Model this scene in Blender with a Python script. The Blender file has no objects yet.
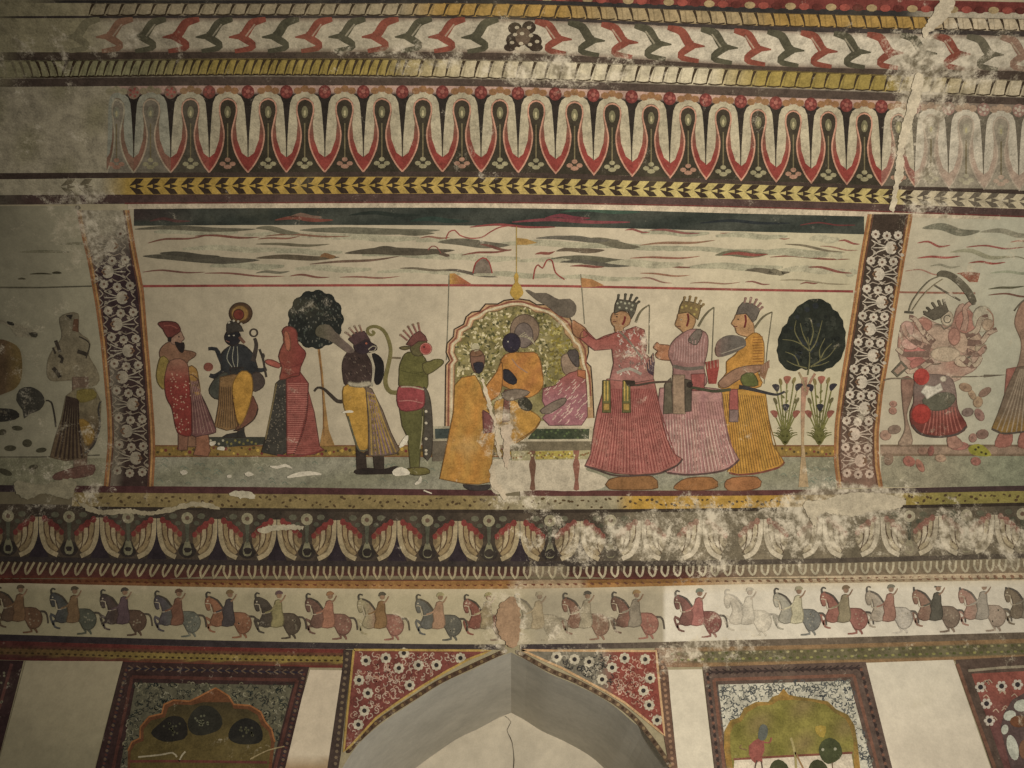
# Painted vault and cornice of an old palace room: wall, cornice, cove and everything painted on them.
import bpy, math, random
from mathutils import Vector, geometry
from bisect import bisect_left
RN = random.Random(11)
C = bpy.context.scene.collection
F = 850.0; P = math.radians(37.0); EYE = 1.6
WY = 3.40
# ------------------------------------------------------------------ the real surface: a profile in (y, z), extruded along x
def elev(py): return P - math.atan((py - 384.0) / F)
def zat(py, y): return EYE + y * math.tan(elev(py))
ZL = zat(583, WY)
prof = [(WY, -0.0), (WY, ZL)]
cy, cz = 3.28, zat(491, 3.28)
for i in range(0, 13):
    t = i / 12.0
    y = 3.365 + (cy - 3.365) * t ** 1.6
    prof.append((y, ZL + 0.006 + (cz - ZL - 0.006) * t))
RAD = 2.75
a0 = math.radians(54.0)
for i in range(1, 90):
    a = a0 - math.radians(0.6) * i
    prof.append((cy - RAD * (math.sin(a0) - math.sin(a)), cz + RAD * (math.cos(a) - math.cos(a0))))
EL = [math.atan2(z - EYE, y) for y, z in prof]
def hit(py):
    e = elev(py)
    k = min(max(bisect_left(EL, e), 1), len(EL) - 1)
    (y0, z0), (y1, z1) = prof[k - 1], prof[k]
    # ray (cos e, sin e) against the segment
    dx, dz = y1 - y0, z1 - z0
    c, s = math.cos(e), math.sin(e)
    den = c * dz - s * dx
    t = (dx * (-(z0 - EYE)) + dz * y0) / den if abs(den) > 1e-9 else 1.0
    L = math.hypot(dx, dz)
    n = (-dz / L, dx / L)
    return c * t, EYE + s * t, n
_cache = {}
def S(px, py, off=0.0):
    k = round(py * 8)
    h = _cache.get(k)
    if h is None:
        h = _cache[k] = hit(k / 8.0)
    y, z, n = h
    depth = y * math.cos(P) + (z - EYE) * math.sin(P)
    x = (px - 512.0) / F * depth
    return Vector((x, y + n[0] * off, z + n[1] * off))
# ------------------------------------------------------------------ colours and wear
def lin(v): return v / 12.92 if v <= 0.04045 else ((v + 0.055) / 1.055) ** 2.4
def col(h):
    c = [lin(int(h[i:i + 2], 16) / 255.0) for i in (0, 2, 4)]; g = .3 * c[0] + .6 * c[1] + .1 * c[2]
    return tuple((v * .86 + g * .14) * k + .004 for v, k in zip(c, (1.03, .985, .93)))  # slight desaturation and lifted blacks put a lens-flare veil into every colour
def mixc(a, b, t):
    t = min(max(t, 0), 1); return tuple(a[i] * (1 - t) + b[i] * t for i in range(3))
WEAR = [  # x, y, rx, ry, amount: where the paint has gone
    (20, 130, 80, 95, .12), (915, 130, 28, 95, .36), (985, 150, 70, 70, .16), (30, 40, 70, 60, .15),
    (700, 535, 130, 38, .42), (880, 522, 110, 32, .42), (990, 545, 60, 25, .30), (845, 498, 50, 14, .55),
    (560, 540, 50, 30, .30), (90, 235, 40, 40, .5), (70, 190, 55, 12, .25), (100, 455, 16, 60, .26),
    (40, 400, 55, 120, .2), (505, 440, 22, 60, .42), (550, 620, 70, 40, .34), (640, 350, 30, 45, .30),
    (440, 60, 60, 25, .24), (590, 70, 90, 20, .42), (860, 450, 25, 50, .22), (950, 250, 60, 50, .28),
    (700, 655, 60, 16, .40), (950, 350, 55, 60, .16), (500, 630, 25, 30, .4), (730, 625, 60, 20, .22),
    (930, 655, 90, 14, .18), (480, 150, 25, 40, .22), (395, 470, 40, 14, .16), (60, 500, 50, 20, .2),
    (520, 500, 40, 12, .35), (165, 40, 45, 22, .30), (960, 60, 70, 40, .30),
]
def wear(px, py):
    w = 0.10
    for x, y, rx, ry, a in WEAR:
        d = ((px - x) / rx) ** 2 + ((py - y) / ry) ** 2
        if d < 1.6: w += .68 * a * max(0.0, 1.0 - d / 1.6) ** 0.6
    return min(w, 0.62)
# ------------------------------------------------------------------ materials
def N(nt, t, **kw):
    n = nt.nodes.new(t)
    for k, v in kw.items(): setattr(n, k, v)
    return n
def paint_material(name, plaster, wearing=1.0, vary=0.5, rough=0.92):
    m = bpy.data.materials.new(name); m.use_nodes = True
    nt = m.node_tree; L = nt.links.new
    b = nt.nodes['Principled BSDF']; b.inputs['Roughness'].default_value = rough
    b.inputs['Specular IOR Level'].default_value = 0.15
    geo = N(nt, 'ShaderNodeNewGeometry')
    at = N(nt, 'ShaderNodeAttribute'); at.attribute_name = 'Col'
    wr = N(nt, 'ShaderNodeAttribute'); wr.attribute_name = 'Wear'
    def noise(scale, detail, rgh=0.6, dist=0.0):
        n = N(nt, 'ShaderNodeTexNoise'); n.inputs['Scale'].default_value = scale; n.inputs['Detail'].default_value = detail
        n.inputs['Roughness'].default_value = rgh; n.inputs['Distortion'].default_value = dist
        L(geo.outputs['Position'], n.inputs['Vector']); return n.outputs['Fac']
    def math_(op, a, b_=None, clamp=False):
        n = N(nt, 'ShaderNodeMath', operation=op); n.use_clamp = clamp
        for i, v in enumerate((a, b_)):
            if v is None: continue
            if isinstance(v, (int, float)): n.inputs[i].default_value = v
            else: L(v, n.inputs[i])
        return n.outputs[0]
    def mixrgb(f, a, b_, bt='MIX'):
        n = N(nt, 'ShaderNodeMix', data_type='RGBA', blend_type=bt)
        for s, v in ((n.inputs[0], f), (n.inputs[6], a), (n.inputs[7], b_)):
            if isinstance(v, (int, float)): s.default_value = v
            elif isinstance(v, tuple): s.default_value = (*v, 1)
            else: L(v, s)
        return n.outputs[2]
    def mrange(v, a, b_, c, d):
        n = N(nt, 'ShaderNodeMapRange', interpolation_type='SMOOTHSTEP'); L(v, n.inputs[0])
        for i, q in enumerate((a, b_, c, d)): n.inputs[i + 1].default_value = q
        return n.outputs[0]
    pat = noise(11, 7, .66, .5); big = noise(3.2, 5, .62, .4); mid = noise(26, 6, .68); fine = noise(150, 4, .7)
    tone = math_('ADD', math_('MULTIPLY', mrange(mid, .25, .75, 1 - vary * .55, 1 + vary * .45), 0.6), math_('MULTIPLY', mrange(fine, .25, .75, 1 - vary * .7, 1 + vary * .6), 0.4))
    tone = math_('MULTIPLY', tone, mrange(big, .3, .7, .88, 1.1))
    vm = N(nt, 'ShaderNodeVectorMath', operation='SCALE'); L(at.outputs['Color'], vm.inputs[0]); L(tone, vm.inputs['Scale'])
    stain = mixrgb(mrange(big, .55, .8, 0, .26), vm.outputs[0], col('6a6448'))
    pl = mixrgb(mrange(mid, .36, .62, 0, 1), col(plaster[0]), col(plaster[1]))
    v = math_('ADD', math_('MULTIPLY', pat, .72), math_('MULTIPLY', fine, .28))
    v = math_('ADD', v, math_('MULTIPLY', big, .25))
    v = math_('SUBTRACT', math_('ADD', v, math_('MULTIPLY', wr.outputs['Fac'], .52 * wearing)), .80)
    mask = mrange(v, -.03, .10, 0, .78)
    L(mixrgb(mask, stain, pl), b.inputs['Base Color'])
    bp = N(nt, 'ShaderNodeBump'); bp.inputs['Strength'].default_value = .18; bp.inputs['Distance'].default_value = .004
    L(math_('SUBTRACT', mid, math_('MULTIPLY', mask, .25)), bp.inputs['Height']); L(bp.outputs[0], b.inputs['Normal'])
    return m
M_PAINT = paint_material('fresco_paint', ('6f6550', 'c9bfa9'), 1.0, .85)
M_WALL = paint_material('lime_plaster', ('b3aa90', '9a9276'), .5, .4)
M_WHITE = paint_material('whitewash', ('b4ab93', 'c0b8a2'), .2, .24)
M_GROUND = paint_material('cream_ground_paint', ('a2977d', 'bdb299'), .8, .3)
M_BARE = paint_material('bare_plaster', ('c0b59c', '8f8468'), .3, .7)
# ------------------------------------------------------------------ 2d helpers (points measured on the painted surface)
def Zc(x0, y0, s=7.314):
    return lambda pts: [(x0 + x / s, y0 + y / s) for x, y in pts]
def cr(pts, closed=False, step=4.0):
    n = len(pts)
    if n < 3: return dens(pts, closed, step * 2)
    out = []
    rng = range(n) if closed else range(n - 1)
    for i in rng:
        p0 = pts[(i - 1) % n] if closed or i > 0 else pts[0]
        p1 = pts[i]; p2 = pts[(i + 1) % n]
        p3 = pts[(i + 2) % n] if closed or i + 2 < n else pts[-1]
        k = max(2, min(14, int(math.dist(p1, p2) / step)))
        for j in range(k):
            t = j / k; t2 = t * t; t3 = t2 * t
            out.append(tuple(.5 * (2 * p1[q] + (p2[q] - p0[q]) * t + (2 * p0[q] - 5 * p1[q] + 4 * p2[q] - p3[q]) * t2 + (3 * p1[q] - p0[q] - 3 * p2[q] + p3[q]) * t3) for q in (0, 1)))
    if not closed: out.append(tuple(pts[-1]))
    return out
def dens(pts, closed=True, step=10.0):
    out = []; n = len(pts)
    for i in range(n if closed else n - 1):
        a, b = pts[i], pts[(i + 1) % n]
        k = max(1, int(math.ceil(math.dist(a, b) / step)))
        for j in range(k): out.append((a[0] + (b[0] - a[0]) * j / k, a[1] + (b[1] - a[1]) * j / k))
    if not closed: out.append(tuple(pts[-1]))
    return out
def inside(x, y, poly):
    r = False; j = len(poly) - 1
    for i in range(len(poly)):
        xi, yi = poly[i]; xj, yj = poly[j]
        if (yi > y) != (yj > y) and x < (xj - xi) * (y - yi) / (yj - yi) + xi: r = not r
        j = i
    return r
def curve5(v):
    xs = [0, 256, 512, 768, 1024]
    def f(x):
        x = min(max(x, -160), 1184)
        i = min(max(int(x // 256), 0), 3); t = (x - xs[i]) / 256.0
        g = lambda k: v[k] if 0 <= k < 5 else (2 * v[0] - v[1] if k < 0 else 2 * v[4] - v[3])
        if t < 0 or t > 1:
            return v[i] + (v[i + 1] - v[i]) * t
        p0, p1, p2, p3 = g(i - 1), g(i), g(i + 1), g(i + 2)
        return .5 * (2 * p1 + (p2 - p0) * t + (2 * p0 - 5 * p1 + 4 * p2 - p3) * t * t + (3 * p1 - p0 - 3 * p2 + p3) * t ** 3)
    return f
def ell(cx, cy, rx, ry=None, n=14, rot=0.0):
    ry = rx if ry is None else ry; c, s = math.cos(rot), math.sin(rot)
    return [(cx + rx * math.cos(2 * math.pi * i / n) * c - ry * math.sin(2 * math.pi * i / n) * s, cy + rx * math.cos(2 * math.pi * i / n) * s + ry * math.sin(2 * math.pi * i / n) * c) for i in range(n)]
# ------------------------------------------------------------------ mesh builder
ALL = []
class Thing:
    def __init__(s, name, label, cat, base, group=None):
        o = bpy.data.objects.new(name, None); C.objects.link(o)
        o.location = S(*base); o.empty_display_size = .05
        o['label'] = label; o['category'] = cat
        if group: o['group'] = group
        s.o = o; s.w = Vector(o.location)
class Part:
    DZ = .0004
    def __init__(s, name, parent=None, z=.004, mat=None, label=None, cat=None, group=None, kind=None, base=None):
        s.name, s.parent, s.z, s.mat = name, parent, z, mat or M_PAINT
        s.label, s.cat, s.group, s.kind, s.base = label, cat, group, kind, base
        s.v, s.f, s.c, s.w_ = [], [], [], []; s.o = None; s.flatwear = None; s.ol = None; s.gridv = None
        ALL.append(s)
    def _vert(s, x, y, c, z):
        s.v.append(S(x, y, z)); s.c.append(c(x, y) if callable(c) else c)
        s.w_.append(wear(x, y) if s.flatwear is None else s.flatwear); return len(s.v) - 1
    def fill(s, pts, c, smooth=False, grid=13.0, lift=True):
        if isinstance(c, str): c = col(c)
        grid = s.gridv or grid
        if lift: s.z += s.DZ
        pts = cr(pts, True) if smooth else dens(pts, True, grid)
        b = [Vector(p) for p in pts]; n = len(b)
        ed = [(i, (i + 1) % n) for i in range(n)]
        xs = [p[0] for p in pts]; ys = [p[1] for p in pts]
        if max(ys) - min(ys) > grid * 1.3:
            y = min(ys) + grid * .5
            while y < max(ys):
                x = min(xs) + grid * .5
                while x < max(xs):
                    if inside(x, y, pts): b.append(Vector((x + RN.uniform(-1, 1), y + RN.uniform(-1, 1))))
                    x += grid
                y += grid
        vs, _, fs, *_ = geometry.delaunay_2d_cdt(b, ed, [], 1, 1e-4)
        k = len(s.v)
        for p in vs: s._vert(p.x, p.y, c, s.z)
        for f in fs: s.f.append(tuple(k + i for i in f))
        if s.ol:
            cc = c if callable(c) else (lambda x, y, c_=c: c_)
            s.stroke(pts + [pts[0]], 1.0, lambda x, y: mixc(cc(x, y), (.030, .020, .015), s.ol), smooth=False, dz=.45)
        return s
    def stroke(s, pts, w, c, smooth=True, w2=None, dz=.5, mid=None):
        if isinstance(c, str): c = col(c)
        pts = cr(pts, False, 3.0) if smooth and len(pts) > 2 else dens(pts, False, 9)
        n = len(pts); ids = []
        for i, p in enumerate(pts):
            a = pts[max(i - 1, 0)]; b = pts[min(i + 1, n - 1)]
            dx, dy = b[0] - a[0], b[1] - a[1]; l = math.hypot(dx, dy) or 1
            t = i / (n - 1)
            ww = w if w2 is None else w + (w2 - w) * t
            if mid is not None: ww = w + (mid - w) * 4 * t * (1 - t) if w2 is None else ww + mid * 4 * t * (1 - t)
            nx, ny = -dy / l * ww / 2, dx / l * ww / 2
            ids.append((s._vert(p[0] + nx, p[1] + ny, c, s.z + s.DZ * dz), s._vert(p[0] - nx, p[1] - ny, c, s.z + s.DZ * dz)))
        for (a, b), (d, e) in zip(ids, ids[1:]): s.f.append((a, b, e, d))
        return s
    def dot(s, x, y, r, c, ry=None, n=7, rot=0.0, dz=.6):
        if isinstance(c, str): c = col(c)
        s.f.append(tuple(s._vert(px, py, c, s.z + s.DZ * dz) for px, py in ell(x, y, r, ry, n, rot))); return s
    def up(s, k=1): s.z += s.DZ * k; return s
    def build(s):
        if not s.v: return
        if s.parent is None:
            if s.base: loc = S(*s.base)
            else:
                lo = min(q.z for q in s.v); loc = Vector((sum(q.x for q in s.v) / len(s.v), sum(q.y for q in s.v) / len(s.v), lo))
        else:
            loc = s.parent.w
        me = bpy.data.meshes.new(s.name)
        fs = []
        eye = Vector((0, 0, EYE))
        for f in s.f:
            a, b, d = s.v[f[0]], s.v[f[1]], s.v[f[2]]
            fs.append(f if (b - a).cross(d - a).dot(eye - a) > 0 else tuple(reversed(f)))
        me.from_pydata([q - loc for q in s.v], [], fs)
        ca = me.color_attributes.new('Col', 'FLOAT_COLOR', 'POINT')
        ca.data.foreach_set('color', [x for c in s.c for x in (*c[:3], 1.0)])
        wa = me.attributes.new('Wear', 'FLOAT', 'POINT'); wa.data.foreach_set('value', s.w_)
        me.materials.append(s.mat); me.update()
        o = bpy.data.objects.new(s.name, me); C.objects.link(o)
        if s.parent is None:
            o.location = loc
        else:
            o.parent = s.parent.o
        s.o = o; s.w = Vector(loc)
        for k, v in (('label', s.label), ('category', s.cat), ('group', s.group), ('kind', s.kind)):
            if v: o[k] = v
def raw(name, verts, faces, color, mat, kind='structure', w=.25):
    me = bpy.data.meshes.new(name); me.from_pydata(verts, [], faces)
    c = col(color)
    ca = me.color_attributes.new('Col', 'FLOAT_COLOR', 'POINT'); ca.data.foreach_set('color', [x for _ in verts for x in (*c, 1.0)])
    wa = me.attributes.new('Wear', 'FLOAT', 'POINT'); wa.data.foreach_set('value', [w] * len(verts))
    me.materials.append(mat); me.update()
    o = bpy.data.objects.new(name, me); C.objects.link(o)
    if kind: o['kind'] = kind
    return o
def band(p, top, bot, x0, x1, c, step=9.0, rows=None, lift=True):
    if isinstance(c, str): c = col(c)
    if lift: p.z += p.DZ
    n = max(1, int((x1 - x0) / step)); h = bot(.5 * (x0 + x1)) - top(.5 * (x0 + x1))
    r = rows or max(1, int(h / 9)); g = []
    for i in range(n + 1):
        x = x0 + (x1 - x0) * i / n; a, b = top(x), bot(x)
        g.append([p._vert(x, a + (b - a) * j / r, c, p.z) for j in range(r + 1)])
    for i in range(n):
        for j in range(r): p.f.append((g[i][j], g[i + 1][j], g[i + 1][j + 1], g[i][j + 1]))
XA, XB = -90, 1114
K = lambda *v: curve5(v)
def off(f, d): return lambda x: f(x) + d
topb = K(1, 1, 1, 9, 14); r1t = K(2, 2.5, 3, 12, 18); r1b = K(16, 15, 17, 26, 31); chT = K(18, 18, 19, 30, 36); chB = K(52, 52, 53, 66, 71)
r2t = K(60, 58.5, 60, 70, 80); r2b = K(78, 75, 79, 87, 97); dkB = K(86, 84.5, 86, 96, 104); loB = K(173, 172, 172, 181, 190)
cnT = K(179, 177, 177.5, 185, 194); cnB = K(195, 194, 194, 200, 209); mrB = K(204.5, 203, 203, 208, 217); whB = K(210, 208, 208, 214, 220); bkB = K(227, 225, 226, 232, 238)
hor = K(287, 285.5, 285.5, 290, 294); pnT = K(485, 487, 490, 490, 485.5); pnB = K(492, 494, 496, 495.5, 491)
ocB = K(506, 508.5, 510, 508, 503); ldB = K(508, 511, 513, 511, 506); ltB = K(557, 561, 562, 560, 554); tgT = K(561, 565, 566, 564, 558); tgB = K(576, 580, 580, 577, 573)
dtB = K(583, 588, 589, 584, 580); frB = K(635, 642, 645, 640, 633); d3B = K(641, 648, 650, 646, 639); b2B = K(660, 667, 668.5, 666, 659)
# ------------------------------------------------------------------ the setting
def strip(name, pr, color, mat, x=3.4):
    v, f = [], []
    for y, z in pr: v += [(-x, y, z), (x, y, z)]
    for i in range(len(pr) - 1): f.append((2 * i, 2 * i + 1, 2 * i + 3, 2 * i + 2))
    return raw(name, v, f, color, mat)
strip('ceiling', [(y + .004, z) for y, z in prof[14:]], 'a59a7c', M_WALL)
strip('trim_1', [(y + .004, z) for y, z in prof[1:15]], '6b6149', M_WALL)
ARCL = [(511, 652), (495, 658), (471, 670), (446, 681), (420, 697), (396, 713), (378, 726), (364, 738), (352, 752), (342, 768)]
ARCR = [(511, 652), (527, 660), (549, 673), (575, 684), (599, 696), (616, 707), (632, 721), (644, 730), (655, 743), (668, 764), (670, 768)]
def wxz(p): q = S(*p); return (q.x, q.z)
aL = [wxz(p) for p in cr(ARCL, False, 6)]; aR = [wxz(p) for p in cr(ARCR, False, 6)]
def jamb(a, sx):
    x, z = a[-1]
    return a + [(x + sx * .05, z - .09), (x + sx * .08, z - .20), (x + sx * .09, z - .34)]
aL, aR = jamb(aL, -1), jamb(aR, 1)
edge = list(reversed(aL)) + aR[1:]
hole = [(edge[0][0], 0.0)] + edge + [(edge[-1][0], 0.0)]
outl = [(-3.4, 0), *hole, (3.4, 0), (3.4, ZL), (-3.4, ZL)]
vs, _, fs, *_ = geometry.delaunay_2d_cdt([Vector(p) for p in outl], [(i, (i + 1) % len(outl)) for i in range(len(outl))], [], 1, 1e-6)
raw('wall_front', [(p.x, WY + .004, p.y) for p in vs], [tuple(f) for f in fs], '8d8365', M_WALL)
ND = 0.84
dv, df = [], []
bk = [(x * 1.0, z) for x, z in hole]
for (x, z) in hole: dv += [(x, WY + .004, z), (x * .97, WY + ND, z if z < 1 else z - .0)]
for i in range(len(hole) - 1): df.append((2 * i, 2 * i + 1, 2 * i + 3, 2 * i + 2))
raw('trim_2', dv, df, 'b6b4aa', M_WHITE, w=.0)
bx = [(x * .97, z) for x, z in hole]
vs, _, fs, *_ = geometry.delaunay_2d_cdt([Vector(p) for p in bx], [(i, (i + 1) % len(bx)) for i in range(len(bx))], [], 1, 1e-6)
raw('wall_niche', [(p.x, WY + ND, p.y) for p in vs], [tuple(f) for f in fs], 'b9b09c', M_WHITE, w=.0)
raw('floor', [(-3.4, -2.2, 0), (3.4, -2.2, 0), (3.4, WY, 0), (-3.4, WY, 0), (3.4, WY + 1, 0), (-3.4, WY + 1, 0)], [(0, 1, 2, 3), (3, 2, 4, 5)], '6a6253', M_WALL)
# ------------------------------------------------------------------ top mouldings
def fade(x, y, a, b, x0, x1): return mixc(a, b, (x - x0) / (x1 - x0))
GR = col('8f8768')
def edgefade(c, x, g=GR, xl=105, xr=905, soft=30, gr=None):
    c = mixc(c, g, (xl - x) / soft * .8 if x < xl else 0)
    return mixc(c, gr or col('b9ae97'), min((x - xr) / soft, .75) if x > xr else 0)
def border(name, label, group='painted ornament borders', base=None):
    return Thing(name, label, 'border', base or (512, 300), group)
t = border('scalloped_border', 'dark red painted border cut off by the top edge, highest of all the borders', base=(700, 4))
p = Part('ground', t, .002); band(p, lambda x: r1t(x) - 16, topb, 380, XB, '6b2f28')
s_ = Part('scallop', t, .003)
for i in range(44):
    x = 520 + i * 13.5
    s_.fill(ell(x, topb(x) - 4, 5.5, 3.6, 10), ['8a4034', '57261f', '97825a'][i % 3], lift=(i % 2 == 0))
s_.kind = None
p = Part('edge_line', t, .004); band(p, lambda x: topb(x) - 1.5, lambda x: r1t(x) + .5, XA, XB, lambda x, y: edgefade(col('2e2a28'), x, xl=60))
def rope(top, bot, label, x0s, ramp, base):
    t = border('rope_border', label, base=base)
    p = Part('ground', t, .002); band(p, top, bot, XA, XB, ramp)
    q = Part('leaf_pattern', t, .003, label='dark slanting leaf divisions')
    q.kind = None
    x = -80; i = 0
    while x < 1100:
        d = 3.5 if x < 560 else -2.5
        if x0s(x):
            a, b = top(x), bot(x); h = b - a; k = 4 if x < 560 else 3
            c = edgefade(col('3a2d1c'), x, xl=40, xr=1200)
            if top is r2t: d = 4 if 60 < x < 500 and x < 430 else (-4 if x < 430 else 3.5)
            q.stroke([(x + d * .9, a + .5), (x + d * .1, a + h * .45), (x - d * .5, a + h * .95)], 3.2, c, w2=.8); q.stroke([(x + 5, a + 1), (x + 4.5 - d * .8, b - 1)], 1.3, mixc(c, ramp(x, a), .7), dz=.3); q.stroke([(x, b - 1.2), (x + 7, b - .2), (x + 14, b - 1.2)], 1.4, c, dz=.8); q.stroke([(x, a + .8), (x + 14, a + .8)], 1.2, mixc(c, ramp(x, a), .3), smooth=False, dz=.9)
        x += (15.5 if top is r1t else (8.5 if x < 400 else 14.6)) + RN.uniform(-1, 1); i += 1
    return t
rope(r1t, r1b, 'upper yellow leaf border, faded to cream, above the zigzag band', lambda x: x > 80,
     lambda x, y: edgefade(mixc(col('93866a'), col('9a7a34'), max(0, min(1, (x - 400) / 40)) - max(0, min(1, (x - 560) / 60)) * .7 + max(0, min(1, (x - 740) / 40)) * .7), x, xr=925), (512, 16))
p = Part('edge_line', border('dark_stripe', 'thin dark stripe between upper leaf border and zigzag band', base=(512, 19)), .002)
band(p, off(r1b, -.5), off(chT, .5), XA, XB, lambda x, y: edgefade(col('3a322e'), x, xl=20, xr=2000))
# zigzag band
t = border('zigzag_band', 'cream band with green and red painted zigzag ribbons pointing to a central medallion', base=(512, 52))
p = Part('ground', t, .002); band(p, chT, chB, XA, XB, lambda x, y: edgefade(mixc(mixc(col('a59b84'), col('b5ac98'), (x - 300) / 500), col('5d4436'), max(0, 1 - min(y - chT(x), chB(x) - y) / 5.0) * .75), x, xl=120, xr=3000), rows=14)
for i in range(32):
    x = 85 + i * 33.2
    if 500 < x < 548 or x > 1060: continue
    d = -1 if x > 525 else 1
    a, b = chT(x), chB(x); m = (a + b) / 2 + 1
    c = col('7d402f') if (i % 2 == (0 if d < 0 else 1)) else col('4b4836')
    c = edgefade(c, x, xl=165, soft=110, xr=960, gr=col('8f8571'))
    q = Part('zigzag_ribbon', t, .003, label='red ribbon' if i % 2 else 'dark green ribbon')
    q.stroke([(x + 15 * d, a + 1), (x + 3 * d, a + 4), (x - 1 * d, a + 8), (x - 6 * d, m - 2), (x - 10 * d, m)], 4.5, c, w2=8, mid=2.5)
    q.stroke([(x - 8 * d, m), (x - 22 * d, m + 1)], 7.5, c, w2=1.4, dz=.7)
    q.stroke([(x - 10 * d, m), (x - 4 * d, m + 4), (x + 2 * d, b - 8), (x, b - 4), (x - 16 * d, b - 1)], 8, c, w2=4, dz=.9)
    if i % 3: q.stroke([(x + 4 * d, a + 6), (x - 5 * d, m)], 1.6, mixc(c, col('b0a58c'), .5), dz=1.2)
md = Part('medallion', t, .0035, label='dark flower medallion at the middle of the band')
for dx, dy, rx, ry in ((-10, 28, 7, 6), (4, 27, 7, 6.5), (-10, 40, 9, 8), (8, 41, 9, 8), (-2, 36, 8, 9), (-15, 47, 6, 4), (11, 47, 7, 4)):
    md.fill(ell(525 + dx, dy, rx, ry, 12), '35291f' if dy != 36 else '5c4c3c')
for dx, dy in ((-8, 27), (4, 27), (-10, 34), (-3, 33), (6, 35), (-13, 42), (-4, 43), (5, 44), (12, 41), (-8, 48), (2, 49)):
    md.dot(525 + dx, dy, 2.4, 'a39880', ry=1.8, dz=1.4)
p = Part('edge_line', border('dark_stripe', 'dark brown stripe under the zigzag band', base=(512, 60)), .002)
band(p, chB, off(r2t, .5), XA, XB, lambda x, y: edgefade(col('46392f'), x, xl=20, xr=3000))
rope(r2t, r2b, 'lower yellow leaf border just above the red lotus loops', lambda x: True,
     lambda x, y: edgefade(mixc(mixc(mixc(col('8f7c34'), col('86825c'), max(0, (215 - x) / 80)), col('b0a484'), max(0, min(1, (x - 380) / 90)) - max(0, min(1, (x - 700) / 60))), col('c9c1a8'), .35 if 520 < x < 720 else 0), x, xl=90, soft=120, xr=890), (512, 78))
p = Part('edge_line', border('dark_stripe', 'greyish brown stripe resting on top of the lotus loops', base=(512, 86)), .002)
band(p, off(r2b, -1), off(dkB, .8), XA, XB, lambda x, y: edgefade(col('4a3d34') if y > r2b(x) + 1 else col('a89e88'), x, xl=20, xr=3000), rows=4)
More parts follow.
